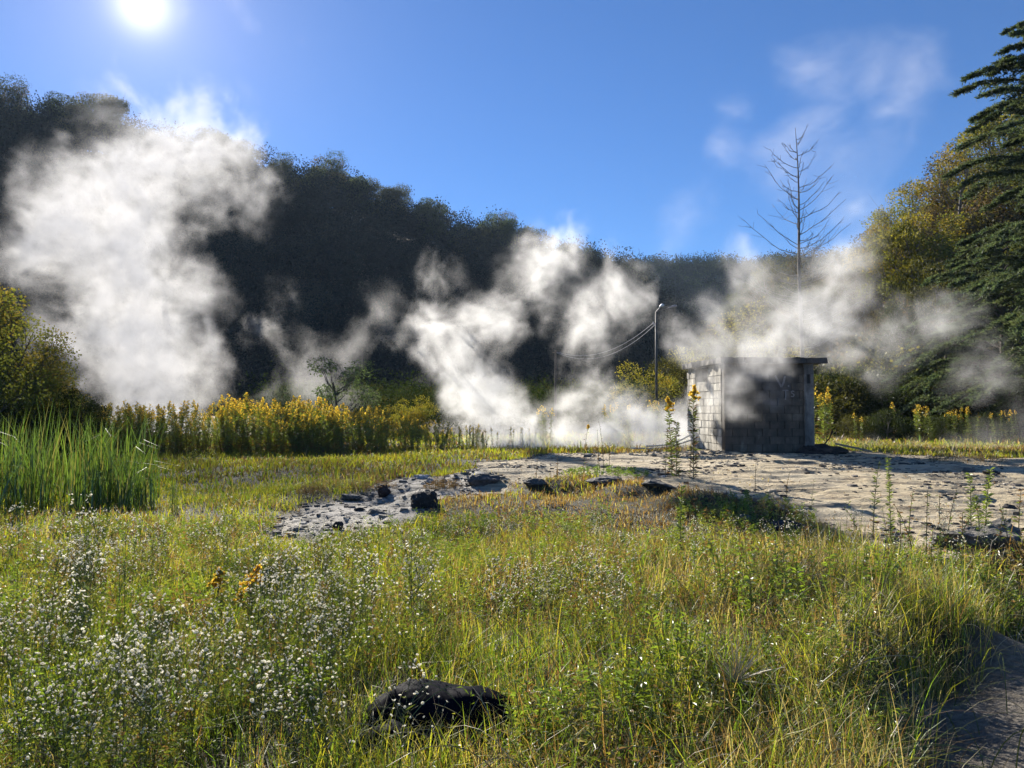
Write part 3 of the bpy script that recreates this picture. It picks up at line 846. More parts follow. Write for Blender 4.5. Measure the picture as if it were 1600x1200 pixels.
def chips(n, seed):
    r = np.random.default_rng(seed)
    y = r.uniform(5, 22, n); x = r.uniform(-4, 12, n)
    z, rk, lobe, rd = surf(x, y, True)
    e = rk * (1 - rk) * 4
    k = r.random(n) < np.clip(.03 * (rk > .5) + .2 * lobe * rk + .5 * e + .35 * (fbm(x, y, .9, 3, 311) > .6) * (rk > .5), 0, 1)
    x, y, z, rk = x[k], y[k], z[k], rk[k]; n = len(x)
    s = r.gamma(1.8, .006, n) + .004
    c = r.uniform(-1, 1, (n, 8, 3)) * .35 + np.array([(a, b, c_) for c_ in (-1, 1) for b in (-1, 1) for a in (-1, 1)])
    c = c * s[:, None, None] * [1.25, 1, .55]
    V = c + np.stack([x, y, z + s * .15], -1)[:, None]
    q = np.array([(0, 2, 3, 1), (4, 5, 7, 6), (0, 1, 5, 4), (2, 6, 7, 3), (0, 4, 6, 2), (1, 3, 7, 5)])
    pal = np.array([(.30, .26, .20), (.16, .14, .12), (.06, .052, .045), (.45, .42, .36)])[r.choice(4, n, p=[.3, .3, .3, .1])]
    me = mesh_from('stone_chips', V.reshape(-1, 3), (np.arange(n)[:, None, None] * 8 + q).reshape(-1, 4), [M_STONE], np.repeat(pal, 8, 0))
    tag(link('stone_chips', me), 'loose stone chips scattered over the crust and its rim', 'chips', kind='stuff')
chips(60000, 5)

# arching dry stalks, pale against the green
def arcs(n, cx, cy_, sx_, sy_, seed, lo, hi, name, label):
    r = np.random.default_rng(seed); g = Geo()
    for k in range(n):
        x, y = cx + r.normal() * sx_, cy_ + r.normal() * sy_
        if y < 2.2: continue
        z = zat(x, y); L = r.uniform(lo, hi); a = r.uniform(0, 2 * np.pi); t = np.linspace(0, 1, 9)
        reach = L * r.uniform(.35, .85)
        pts = np.stack([x + np.cos(a) * reach * t ** 1.4, y + np.sin(a) * reach * t ** 1.4, z + L * (1.15 * t - r.uniform(.45, .95) * t ** 2.4)], -1)
        c = np.array([(.36, .33, .22), (.26, .24, .12), (.16, .20, .06)][r.integers(0, 3)]) * r.uniform(.8, 1.2)
        g.tube(pts, np.linspace(.0024, .0008, 9) * r.uniform(.8, 1.5), 3, c, False)
    return tag(link(name, g.mesh(name, [M_STRAW])), label, 'dry grass', kind='stuff')
arcs(230, 1.0, 4.0, .8, .7, 3, .3, .75, 'dry_grass', 'long pale stalks arching over the grass at bottom centre')
arcs(120, 2.3, 5.0, .8, .7, 4, .3, .6, 'dry_grass', 'dry bent stalks on the bank at the right')
arcs(60, -1.6, 4.2, 1.2, .8, 5, .3, .55, 'dry_grass', 'thin dry stalks among the asters')
arcs(46, SX + .05, SY - .1, .28, .10, 6, .25, .6, 'dry_grass', 'pale stalks crossing over the black sack')
# the dry star-shaped tuft
TX, TY, TZ = ground_hit(1150, 1135)
g = Geo(); r_ = np.random.default_rng(66)
for k in range(70):
    a, el, L = r_.uniform(0, 2 * np.pi), r_.uniform(.1, 1.4), r_.uniform(.1, .32); t = np.linspace(0, 1, 5)[:, None]
    d = np.array([np.cos(a) * np.cos(el), np.sin(a) * np.cos(el), np.sin(el)])
    g.tube(np.array([0, 0, .03]) + d * L * t - np.array([0, 0, .12]) * t ** 2 * L, .0016, 3, (.5, .46, .36), False)
tag(link('dry_tuft', g.mesh('dry_tuft', [M_STRAW]), None, (TX, TY, zat(TX, TY) + .16)), 'bleached star shaped tuft of dead stalks at bottom centre right', 'dry tuft')

# ---------------------------------------------------------------- plants that can be counted
def plant(name, meshes, loc, rot, sc, label, cat, group):
    "meshes: list of (part name, mesh, label)"
    t = thing(name, label, cat, loc, rot, group, sc)
    for nm, me in meshes: link(nm, me, t)
    return t

def aster_meshes(seed, H=.6):
    r = np.random.default_rng(seed); s, f = Geo(), Geo()
    bend = r.normal(0, .06, 2)
    t = np.linspace(0, 1, 7)
    main = np.stack([bend[0] * t ** 2, bend[1] * t ** 2, H * t], -1)
    SC = (.07, .10, .03)
    s.tube(main, np.linspace(.0028, .0012, 7), 3, SC, False)
    heads = []
    for k in range(r.integers(14, 22)):
        tt = r.uniform(.38, 1); p = np.array([np.interp(tt, t, main[:, i]) for i in range(3)])
        a = r.uniform(0, 2 * np.pi); L = (.06 + .17 * (1.05 - tt)) * r.uniform(.8, 1.3)
        q = p + np.array([np.cos(a) * L, np.sin(a) * L, L * r.uniform(.6, 1.2)])
        mid = (p + q) / 2 + np.array([np.cos(a), np.sin(a), -.5]) * L * .1
        s.tube([p, mid, q], .0011, 3, SC, False)
        heads.append(q)
        for m in range(r.integers(1, 4)):
            b = r.uniform(0, 2 * np.pi); l2 = r.uniform(.02, .06); tt2 = r.uniform(.3, 1)
            p2 = p + (q - p) * tt2
            q2 = p2 + np.array([np.cos(b) * l2, np.sin(b) * l2, l2 * 1.1]); s.tube([p2, q2], .0008, 3, SC, False); heads.append(q2)
    nl = 46; tt = r.uniform(.05, .95, nl); a = r.uniform(0, 2 * np.pi, nl)
    base = np.stack([np.interp(tt, t, main[:, i]) for i in range(3)], -1)
    s.leaves(base, np.stack([np.cos(a), np.sin(a), r.uniform(.2, .9, nl)], -1), r.uniform(.02, .055, nl), .007, (.09, .13, .035))
    for h in heads:
        if r.random() < .12: continue
        rad = r.uniform(.0045, .0098); nrm_ = np.array([r.normal() * .9, r.normal() * .9, .8]); nrm_ /= np.linalg.norm(nrm_)
        u = np.cross(nrm_, [1, 0, .2]); u /= np.linalg.norm(u); w = np.cross(nrm_, u)
        aa = np.arange(7) / 7 * 2 * np.pi
        ringp = h + rad * (np.cos(aa)[:, None] * u + np.sin(aa)[:, None] * w) * r.uniform(.8, 1.1, (7, 1)) + nrm_ * rad * .25
        v = np.vstack([ringp, [h - nrm_ * rad * .5], [h + nrm_ * rad * .35]])
        i = np.arange(7); j = (i + 1) % 7
        c = np.vstack([np.tile((.95, .94, .91), (7, 1)), [(.5, .5, .4)], [(.62, .50, .12)]])
        f.add(v, None, np.vstack([np.stack([i, j, np.full(7, 7)], -1), np.stack([i, j, np.full(7, 8)], -1)]), c)
    return [('stem', s.mesh('stem', [M_LEAF])), ('flower_heads', f.mesh('flower_heads', [M_FLOWER]))]

AST = [aster_meshes(300 + k, .5 + .04 * k) for k in range(7)]
def asters(n, gen, label, group, sc=(.8, 1.15), seed=0):
    r = np.random.default_rng(seed); k = 0; tries = 0
    while k < n and tries < n * 6:
        tries += 1
        x, y = gen(r)
        if abs(x - SX) < .4 and abs(y - SY - .15) < .4: continue
        z, rk, _, rd = surf(np.array([x]), np.array([y]), True)
        if rk[0] > .4 or rd[0] > .3: continue
        lab, grp = label, group
        if gen is g1:
            px = 800 + FPX * x / y
            lab = ('white aster in the nearest rows along the bottom left edge' if y < 3.9 else 'white aster towards the left edge of the flowering mass' if px < 190 else
                   'white aster close round the two deep yellow goldenrods' if 250 < px < 450 and y > 4.4 else 'white aster in the middle of the flowering mass at the left')
            grp = lab.replace('white aster', 'white asters')
        plant('aster', AST[r.integers(0, len(AST))], (x, y, float(z[0]) - .01), r.uniform(0, 6.28), r.uniform(*sc), lab, 'aster', grp); k += 1
def g1(r):
  for _ in range(30):
    x, y = g0(r)
    if fbm(np.array([x]), np.array([y]), .55, 2, 501)[0] > .5: break
  return x, y
def g0(r):
    y = r.uniform(2.9, 6.0) if r.random() < .75 else r.uniform(5.5, 7.4); return r.uniform(-.68, -.11) * y + r.normal() * .1, y
asters(108, g1, 'white aster in the dense flowering mass at the left foreground', 'asters massed at the left foreground', (.72, 1.08), 1)
asters(24, lambda r: (r.normal() * .36 - .95, 4.3 + r.normal() * .45), 'white aster in the brightest clump just left of the black sack', 'asters just left of the black sack', (.8, 1.0), 2)
asters(22, lambda r: (r.normal() * .28 + .35, 5.5 + r.normal() * .3), 'white aster in the small clump above and right of the black sack', 'asters above the black sack', (.55, .8), 3)
asters(60, lambda r: (r.uniform(-2.3, 1.9), r.uniform(6.8, 9.2)), 'low white aster dotted through the mid field below the crust', 'asters dotted through the mid field', (.38, .6), 4)
asters(16, lambda r: (r.uniform(-5.2, -2.6), r.uniform(6.2, 8.0)), 'white aster standing in the bright meadow at the left edge', 'asters at the left edge of the meadow', (.6, 1.0), 5)
asters(14, lambda r: (r.uniform(1.8, 4.6), r.uniform(5.2, 7.6)), 'sparse white aster among red stems on the right bank', 'asters on the right bank', (.55, .85), 6)

def goldenrod_meshes(seed, H=1.6, leaves=70, bits=90, plume=.34, leafl=.09, dry=0.0, big=1.0, flower=True):
    r = np.random.default_rng(seed); s, f = Geo(), Geo()
    b = r.normal(0, .07, 2); t = np.linspace(0, 1, 8)
    main = np.stack([b[0] * t ** 2, b[1] * t ** 2, H * t], -1)
    s.tube(main, np.linspace(.005, .002, 8) * big, 4, (.10, .11, .035), False)
    tt = r.uniform(.02, 1 - .35 * plume / H * (1 if flower else 0), leaves) ** .9
    a = r.uniform(0, 2 * np.pi, leaves)
    base = np.stack([np.interp(tt, t, main[:, i]) for i in range(3)], -1)
    c = np.array([(.14, .19, .04)]) * r.uniform(.7, 1.3, (leaves, 1))
    brown = r.random(leaves) < dry + .25 * (tt < .3)
    c[brown] = np.array([(.16, .09, .04)]) * r.uniform(.6, 1.2, (brown.sum(), 1))
    s.leaves(base, np.stack([np.cos(a), np.sin(a), r.uniform(.1, 1.0, leaves)], -1), leafl * r.uniform(.6, 1.2, leaves) * (1.15 - .5 * tt), .014 * big, c, curl=.15)
    out_ = [('stem', s)]
    if flower:
        nb_ = 13
        for k in range(nb_):
            q = k / nb_; p = np.array([np.interp(1 - plume / H * (1 - q), t, main[:, i]) for i in range(3)])
            a_ = r.uniform(0, 2 * np.pi); L = plume * (.42 * (1 - q) + .08) * r.uniform(.8, 1.2)
            u = np.linspace(0, 1, 6)[:, None]
            br = p + np.array([np.cos(a_), np.sin(a_), 0]) * L * u + np.array([0, 0, 1]) * L * (1.0 * u - .75 * u ** 2)
            f.tube(br, .0012 * big, 3, (.25, .22, .04), False)
            m = max(3, int(bits / nb_)); w_ = r.uniform(.1, 1, m)
            pb = np.stack([np.interp(w_, u[:, 0], br[:, i]) for i in range(3)], -1)
            f.leaves(pb, r.normal(size=(m, 3)) * .5 + [0, 0, .8], .030 * big * r.uniform(.6, 1.2, m), .020 * big, np.array([(.72, .47, .045), (.55, .45, .07), (.30, .33, .07)])[r.choice(3, m, p=[.74, .2, .06])] * r.uniform(.7, 1.3, (m, 1)))
        out_.append(('flower_plume', f))
    return [(nm, g_.mesh(nm, [M_LEAF if nm == 'stem' else M_FLOWER])) for nm, g_ in out_]

GR = [goldenrod_meshes(400 + k, 1.55, 130, [60, 34, 48][k % 3], [.30, .22, .42][k % 3], .15, .12, 1.7) for k in range(6)]
GR_PALE = [goldenrod_meshes(420 + k, 1.5, 110, 26, .25, .13, .1, 1.6) for k in range(3)]
def band(r, front):
    px = r.uniform(60, 760)
    Y = (26.6 + r.gamma(1.2, .55)) if front else (27.6 + r.uniform(0, 3.2))
    x = (px - 800) / FPX * Y
    hgt = np.interp(px, [60, 200, 420, 560, 640, 700, 760], [1.04, 1.0, 1.06, 1.0, .86, .74, .5]) * r.uniform(.62, 1.15) * (.74 + .52 * float(fbm(np.array([x]), np.array([Y]), .9, 2, 95)[0]))
    if px > 540 and r.random() < .35 * (px - 540) / 200: hgt *= .7
    return px, x, Y, hgt
r_ = np.random.default_rng(99)
k = 0
for k in range(236):
    px, x, Y, h_ = band(r_, True)
    src = GR_PALE[r_.integers(0, 3)] if (px > 540 and r_.random() < .5) or r_.random() < .3 else GR[r_.integers(0, 6)]
    lab = 'goldenrod in the long yellow stand behind the meadow, left half' if px < 420 else 'goldenrod in the long yellow stand behind the meadow, right half' if px < 600 else 'thinner goldenrod at the steamy right end of the yellow stand'
    o_ = plant('goldenrod', src, (x, Y, zat(x, Y)), r_.uniform(0, 6.28), h_, lab, 'goldenrod', lab.replace('goldenrod in', 'goldenrods in').replace('thinner goldenrod', 'thinner goldenrods'))
    o_.rotation_euler = (r_.normal() * .11, r_.normal() * .13, r_.uniform(0, 6.28))
# the crowd behind them, merged
def arrays(me):
    v = np.empty(len(me.vertices) * 3, np.float32); me.vertices.foreach_get('co', v)
    c = np.empty(len(me.vertices) * 4, np.float32); me.attributes['tint'].data.foreach_get('color', c)
    ls = np.empty(len(me.loops), np.int32); me.loops.foreach_get('vertex_index', ls)
    tot = np.empty(len(me.polygons), np.int32); me.polygons.foreach_get('loop_total', tot)
    st = np.empty(len(me.polygons), np.int32); me.polygons.foreach_get('loop_start', st)
    q = ls[st[tot == 4][:, None] + np.arange(4)]; t3 = ls[st[tot == 3][:, None] + np.arange(3)]
    return v.reshape(-1, 3), c.reshape(-1, 4)[:, :3], q, t3
def merge(items, name, mats, label, cat, kind='stuff'):
    "items: (list of (mesh arrays, material index), loc, rot, scale)"
    V, C, Q, T, MI, MT, n = [], [], [], [], [], [], 0
    for parts, loc, rot, sc in items:
        c_, s_ = math.cos(rot), math.sin(rot); tl = rng.normal(0, .12, 2)
        for (v, c, q, t3), mi in parts:
            w = v * sc; w = w + np.stack([w[:, 2] * tl[0], w[:, 2] * tl[1], 0 * w[:, 2]], -1)
            V.append(np.stack([w[:, 0] * c_ - w[:, 1] * s_ + loc[0], w[:, 0] * s_ + w[:, 1] * c_ + loc[1], w[:, 2] + loc[2]], -1))
            C.append(c); Q.append(q + n); MI.append(np.full(len(q), mi)); n += len(v)
            if len(t3): T.append(t3 + n - len(v)); MT.append(np.full(len(t3), mi))
    f = [np.vstack(Q)] + ([np.vstack(T)] if T else [])
    me = mesh_from(name, np.vstack(V), f, mats, np.vstack(C), matidx=np.concatenate(MI + MT))
    return tag(link(name, me), label, cat, kind=kind)
GRA = [[(arrays(m), i) for i, (_, m) in enumerate(s)] for s in GR]
items = []
for k in range(760):
    px, x, Y, h_ = band(r_, False)
    if px > 600 and r_.random() < .5: continue
    items.append((GRA[r_.integers(0, 6)], (x, Y, zat(x, Y)), r_.uniform(0, 6.28), h_))
merge(items, 'goldenrod_thicket', [M_LEAF, M_FLOWER], 'yellow goldenrod crowd filling the stand behind its front row', 'goldenrod')
# clumps right of the hut and in the steam
def clump(pts, label, group, sc=(.85, 1.05), src=None):
    for (px, Y) in pts:
        x = (px - 800) / FPX * Y; 
        plant('goldenrod', (src or GR)[r_.integers(0, len(src or GR))], (x, Y, zat(x, Y)), r_.uniform(0, 6.28), r_.uniform(*sc), label, 'goldenrod', group)
clump([(1288 + r_.normal() * 7, 29 + r_.normal() * .5) for k in range(9)], 'tall goldenrod in the clump close to the right wall of the hut', 'goldenrods close to the right of the hut', (1.15, 1.45))
clump([(1398, 36)], 'single tall goldenrod rising from the dark shrubs right of the hut', None, (1.1, 1.2))
clump([(1440 + r_.normal() * 13, 34 + r_.normal() * .5) for k in range(9)], 'goldenrod in the orange clump midway between hut and right edge', 'goldenrods in the orange clump right of the hut', (.95, 1.1))
clump([(1500 + r_.normal() * 14, 34 + r_.normal() * .6) for k in range(8)], 'goldenrod in the pale clump nearer the right edge', 'goldenrods nearer the right edge', (.85, 1.05))
clump([(1575 + r_.normal() * 22, 33 + r_.normal()) for k in range(9)], 'goldenrod in the grey green clump at the right edge', 'goldenrods at the right edge', (.7, .95))
clump([(852 + r_.normal() * 6, 33 + r_.normal() * .4) for k in range(5)], 'goldenrod in the tuft seen through the central steam', 'goldenrods seen through the central steam', (.9, 1.1))
clump([(955 + r_.normal() * 14, 32 + r_.normal() * .5) for k in range(8)], 'faint goldenrod in steam between the tuft and the lamp post', 'goldenrods veiled by steam', (.9, 1.15))
clump([(1020 + r_.normal() * 8, 30 + r_.normal() * .4) for k in range(4)], 'goldenrod at the foot of the lamp post in steam', 'goldenrods at the foot of the lamp post', (1.0, 1.15))
clump([(1336, 27.5), (1345, 28)], 'short goldenrod in the strip of grass just right of the hut', 'short goldenrods in the strip right of the hut', (.6, .75))
clump([(r_.uniform(740, 850), 25.5 + r_.uniform(0, 2)) for k in range(12)], 'low green weed at the right tip of the yellow stand', 'weeds at the tip of the yellow stand', (.4, .6), GR_PALE)

def gat(px, py): return ground_hit(px, py)
def near_plant(px, base_py, top_py, label, name='goldenrod', dry=.2, flower=True, plume=.22, leaves=120, seed=0, cat='goldenrod', leafl=.085, big=1.0):
    x, y, z = gat(px, base_py)
    H = (base_py - top_py) / FPX * y
    plant(name, goldenrod_meshes(seed, H, leaves, 260, min(plume, H * .4), leafl, dry, big, flower), (x, y, z - .01), 0, 1, label, cat, None)
near_plant(1050, 745, 621, 'left of the two tall yellow tipped goldenrods in front of the hut', plume=.26, seed=501, leaves=230, leafl=.13, big=1.5)
near_plant(1057, 748, 660, 'leafy green stem beside the left tall goldenrod', flower=False, name='leafy_stalk', cat='stalk', seed=502, leaves=200, leafl=.12, big=1.4)
near_plant(1040, 750, 668, 'thin drying stalk left of the tall goldenrods', flower=False, dry=.7, leaves=50, name='dry_stalk', cat='stalk', seed=503)
near_plant(1084, 752, 604, 'tallest goldenrod, yellow tipped, overlapping the sunlit hut wall', plume=.24, dry=.3, seed=504, leaves=230, leafl=.13, big=1.5)
near_plant(1078, 752, 640, 'brown seeded stalk beside the tallest goldenrod', flower=False, dry=.9, leaves=60, name='dry_stalk', cat='stalk', seed=505)
near_plant(1063, 880, 760, 'bright leafy stalk rising from the mid field below the tall goldenrods', flower=False, dry=0, leaves=190, leafl=.085, name='leafy_stalk', cat='stalk', seed=506, big=1.1)
near_plant(340, 975, 895, 'left of the two small deep yellow goldenrods in the left foreground', plume=.2, leaves=60, seed=507, big=1.1, leafl=.06)
near_plant(386, 985, 883, 'right and taller of the two deep yellow goldenrods in the left foreground', plume=.22, leaves=60, seed=508, big=1.1, leafl=.06)
near_plant(372, 990, 925, 'lower yellow goldenrod tucked below the two deep yellow ones', plume=.1, leaves=50, seed=509, big=.7, leafl=.05)
near_plant(1365, 842, 722, 'yellowing stalk on the crust at the left of the right hand weeds', flower=False, dry=.0, leaves=70, name='yellow_stalk', cat='stalk', seed=510)
near_plant(1392, 850, 716, 'grey green bushy stalk next to the yellowing one', flower=False, dry=0, leaves=170, leafl=.06, name='leafy_stalk', cat='stalk', seed=511)
near_plant(1540, 855, 733, 'thick feathery stalk, tallest at the right of the crust', flower=False, dry=0, leaves=210, leafl=.075, name='leafy_stalk', cat='stalk', seed=512)
near_plant(1518, 850, 742, 'feathery stalk just left of the tallest feathery one', flower=False, dry=0, leaves=130, leafl=.07, name='leafy_stalk', cat='stalk', seed=513)
near_plant(1532, 862, 775, 'short feathery stalk between the two tall feathery ones', flower=False, dry=0, leaves=130, leafl=.07, name='leafy_stalk', cat='stalk', seed=514)
near_plant(1592, 850, 765, 'thin dark stalk at the right edge of the crust', flower=False, dry=.5, leaves=50, name='dry_stalk', cat='stalk', seed=515)
near_plant(912, 742, 664, 'orange tipped stalk in front of the central steam', plume=.08, leaves=30, dry=.6, seed=516, big=.8)
near_plant(936, 738, 672, 'left of the bare stalks in front of the central steam', flower=False, dry=.9, leaves=16, name='dry_stalk', cat='stalk', seed=517, leafl=.05)
near_plant(943, 736, 655, 'middle and tallest of the bare stalks in front of the central steam', flower=False, dry=.9, leaves=14, name='dry_stalk', cat='stalk', seed=518, leafl=.05)
near_plant(952, 738, 690, 'right of the bare stalks in front of the central steam', flower=False, dry=.9, leaves=22, name='dry_stalk', cat='stalk', seed=519, leafl=.05)
near_plant(870, 752, 708, 'short dead stalk on the rim of the crust', flower=False, dry=.9, leaves=24, name='dry_stalk', cat='stalk', seed=520, leafl=.05)
near_plant(838, 752, 712, 'leftmost short dead stalk on the crust rim', flower=False, dry=.9, leaves=24, name='dry_stalk', cat='stalk', seed=521, leafl=.05)
near_plant(1180, 768, 722, 'lone thin stalk on the crust in front of the hut', flower=False, dry=.9, leaves=10, name='dry_stalk', cat='stalk', seed=522, leafl=.04)
near_plant(1229, 772, 735, 'second lone thin stalk right of the one before the hut', flower=False, dry=.9, leaves=8, name='dry_stalk', cat='stalk', seed=523, leafl=.04)
near_plant(354, 712, 686, 'small pale plant at the front foot of the goldenrod stand', flower=False, leaves=60, name='leafy_stalk', cat='stalk', seed=524)
for k, (px, b_, t_) in enumerate(((1408, 880, 800), (1428, 885, 790), (1448, 880, 768), (1470, 890, 775), (1492, 888, 790), (1505, 880, 800), (1480, 870, 765), (1560, 875, 800), (1578, 880, 790), (1420, 860, 765), (1455, 905, 830), (1345, 862, 792))):
    near_plant(px, b_, t_, 'spindly reddish stalk in the thin screen before the right end of the crust', flower=False, dry=.45, leaves=44, name='dry_stalk', cat='stalk', seed=530 + k, leafl=.05)
    bpy.data.objects[-1]
for o in [o for o in bpy.data.objects if o.get('label', '').startswith('spindly reddish')]: o['group'] = 'spindly stalks before the right end of the crust'
# taller single stems breaking up the mid field
MS = [goldenrod_meshes(560 + k, .62, 46, 10, .08, .05, [.1, .5, .8][k % 3], .55, False) for k in range(5)]
r_ = np.random.default_rng(571)
for k in range(34):
    px, py = r_.uniform(820, 1420), r_.uniform(845, 985)
    x, y, z = gat(px, py)
    lab = 'thin upright stalk among rusty grass left of the near-black rocks' if px < 1100 else 'thin upright stalk on the bank in front of the crust rim'
    plant('stalk', MS[r_.integers(0, 5)], (x, y, z), r_.uniform(0, 6.28), r_.uniform(.6, 1.1), lab, 'stalk', lab.replace('thin upright stalk', 'thin upright stalks'))
# long blades leaning over the sack
n = 900; a = rng.uniform(0, 2 * np.pi, n); q = rng.uniform(.30, .62, n)
bx_, by_ = SX + np.cos(a) * q * 1.05, SY + .12 + np.sin(a) * q * .75
fr = rng.random(n) < .35; bx_[fr] = SX + rng.uniform(-.36, .36, fr.sum()); by_[fr] = SY - rng.uniform(.10, .3, fr.sum())
blades(bx_, by_, surf(bx_, by_) - .01, rng.uniform(.12, .34, n), rng.uniform(.003, .0065, n), np.abs(rng.normal(0, .5, n)) + .15, rng.uniform(0, 2 * np.pi, n), PAL[rng.choice([0, 1, 1, 2, 5], n)] * rng.uniform(.7, 1.2, (n, 1)), 'grass', M_GRASS, 'long grass blades growing up round the black sack')

# leafy weeds with broader leaves
def weed_meshes(seed, H, n, L, W, spread, col=(.16, .24, .035), base_out=0.0, stems=(4, 8)):
    r = np.random.default_rng(seed); s = Geo(); f = Geo()
    for k in range(r.integers(*stems)):
        a = r.uniform(0, 6.28); q = np.sqrt(r.uniform(.02, 1)) * spread; hh = H * r.uniform(.7, 1.05) * (1.1 - .75 * (q / spread) ** 2 * (base_out > .5)); t = np.linspace(0, 1, 5)
        p = np.stack([np.cos(a) * q * (base_out + (1 - base_out) * t), np.sin(a) * q * (base_out + (1 - base_out) * t), hh * t], -1)
        s.tube(p, .0022, 4, (.17, .17, .05), False)
        m = max(4, n // 5 if not base_out else n // stems[0]); tt = r.uniform(.15, 1, m); b = r.uniform(0, 6.28, m)
        base = np.stack([np.interp(tt, t, p[:, i]) for i in range(3)], -1)
        f.leaves(base, np.stack([np.cos(b), np.sin(b), r.uniform(.2, 1.1, m)], -1), L * r.uniform(.6, 1.2, m), W, np.array([col]) * r.uniform(.6, 1.35, (m, 1)), curl=.25)
    return [('stem', s.mesh('stem', [M_LEAF])), ('leaves', f.mesh('leaves', [M_LEAF]))]
for k, (px, py, H, lab) in enumerate((
    (1180, 1000, .42, 'leafy green weed left of the near-black rock on the right bank'), (1260, 985, .52, 'largest leafy weed above the dark bank'),
    (1330, 960, .45, 'leafy weed just left of the near-black rock'), (1140, 960, .5, 'leafy weed in front of the red stems'),
    (1400, 950, .4, 'leafy weed right of the near-black rock'), (1215, 950, .5, 'bright leafy weed between the two larger ones'),
    (1540, 960, .35, 'leafy weed below the tilted slab'), (85, 1170, .42, 'broad leaved weed at the bottom left corner'), (60, 1120, .4, 'pale leaved weed above the bottom left corner'),
    (960, 1150, .4, 'bright blade tuft at bottom centre'), (830, 1180, .35, 'leafy tuft right of the black sack'), (1060, 1080, .42, 'leafy tuft left of the bleached star shaped tuft'),
    (470, 1130, .4, 'dark leafy weed left of the black sack'))):
    x, y, z = gat(px, py)
    plant('leafy_weed', weed_meshes(600 + k, H * .85, 190, .055, .013, .2, base_out=.4, stems=(7, 12)), (x, y, z), 0, 1, lab, 'weed', None)
x, y, z = gat(945, 742)
plant('green_tuft', weed_meshes(650, .16, 1500, .06, .012, .8, (.13, .21, .03), base_out=.95, stems=(110, 120)), (x, y, z), 0, 1, 'low green tuft on the rim of the pale crust', 'tuft', None)
for k, (px, py, w_, lab) in enumerate(((1265, 728, .3, 'x'), (1475, 722, .35, 'brown tuft on the pale mud behind the hut shadow'), (1535, 722, .55, 'wider brown tuft at the end of the pale mud'), (690, 766, .3, 'rusty tuft at the top of the mud lobe'), (578, 768, .5, 'rusty tuft behind the dark upright rock'), (490, 774, .3, 'small brown tuft at the left of the mud lobe'))):
    if lab == 'x': continue
    x, y, z = gat(px, py)
    plant('brown_tuft', weed_meshes(660 + k, .22, 700, .09, .006, w_, (.20, .13, .06), base_out=.9, stems=(50, 60)), (x, y, z), 0, 1, lab, 'tuft', None)
# two tall hazy seed-head weeds at the far left
for k, (px, b_, t_, lab) in enumerate(((25, 985, 805, 'hazy seed headed weed at the left edge of the meadow'), (103, 960, 812, 'second hazy seed headed weed right of the one at the left edge'))):
    x, y, z = gat(px, b_)
    plant('seeding_weed', aster_meshes(680 + k, (b_ - t_) / FPX * y), (x, y, z), 0, 1, lab, 'weed', None)

# ---------------------------------------------------------------- reeds at the left
def reed_clump(seed, n, H, spread):
    r = np.random.default_rng(seed); V = []; 
    g = Geo()
    for k in range(n):
        a = r.uniform(0, 6.28); q = spread * np.sqrt(r.random()); x, y = np.cos(a) * q, np.sin(a) * q
        L = H * r.uniform(.45, 1.15); la = r.uniform(0, 6.28); lean = abs(r.normal(0, .21)) + .02
        t = np.linspace(0, 1, 6)
        kink = r.random() < .08
        dz = t * L * (1 - .1 * lean) if not kink else np.where(t < .75, t * L, (.75 - (t - .75) * .4) * L)
        out_ = lean * L * t ** 1.8 + (np.maximum(t - .75, 0) * L * .8 if kink else 0)
        p = np.stack([x + np.cos(la) * out_, y + np.sin(la) * out_, dz], -1)
        fa = la + np.pi / 2 + r.normal() * .8; w = .018 * r.uniform(.7, 1.3) * np.array([.8, 1, 1, .85, .5, .06])
        s = np.array([np.cos(fa), np.sin(fa), 0])[None] * w[:, None] / 2
        v = np.stack([p - s, p + s], 1).reshape(-1, 3)
        i = np.arange(5) * 2
        c = np.array([(.075, .14, .028), (.11, .18, .035), (.17, .18, .06)][r.choice(3, p=[.4, .45, .15])]) * r.uniform(.8, 1.2)
        g.add(v, np.stack([i, i + 1, i + 3, i + 2], -1), None, c)
    return g.mesh('reed_clump', [M_LEAF])
RC = [reed_clump(700 + k, 55, 1.62, .34) for k in range(4)]
r_ = np.random.default_rng(77)
spots = [(-7.6, 13.2), (-7.0, 12.9), (-7.3, 13.8), (-6.4, 12.7), (-6.0, 13.2), (-6.7, 14.2), (-7.9, 12.5), (-8.4, 13.1), (-5.7, 12.6), (-5.4, 13.0), (-6.2, 14.0), (-8.1, 14.0), (-8.9, 14.2), (-9.2, 13.3),
         (-7.5, 12.0), (-8.2, 11.8), (-6.8, 12.2), (-5.9, 13.8), (-7.0, 14.8), (-7.9, 15.0), (-8.8, 15.2), (-9.7, 14.6), (-6.1, 14.9), (-9.5, 12.4), (-5.1, 12.7), (-7.3, 11.6)]
for k, (x, y) in enumerate(spots):
    x -= 1.0
    lab = 'reed clump in the dark reed bed at the left edge'
    o = link('reed_clump', RC[k % 4], None, (x, y, zat(x, y)), r_.uniform(0, 6.28), (1, 1, r_.uniform(.75, 1.05) * (1 - .35 * float(sstep(-7.6, -6.2, np.array(x + (13 - y) * .4))))))
    tag(o, lab, 'reeds', 'reed clumps of the dark reed bed')
for px, py, s, lab in ((272, 800, .45, 'small separate reed tuft right of the reed bed'), (232, 762, .55, 'low reed tuft between reed bed and goldenrod')):
    x, y, z = gat(px, py)
    tag(link('reed_clump', RC[1], None, (x, y, z), 1.0, (s * .5, s * .5, s)), lab, 'reeds')

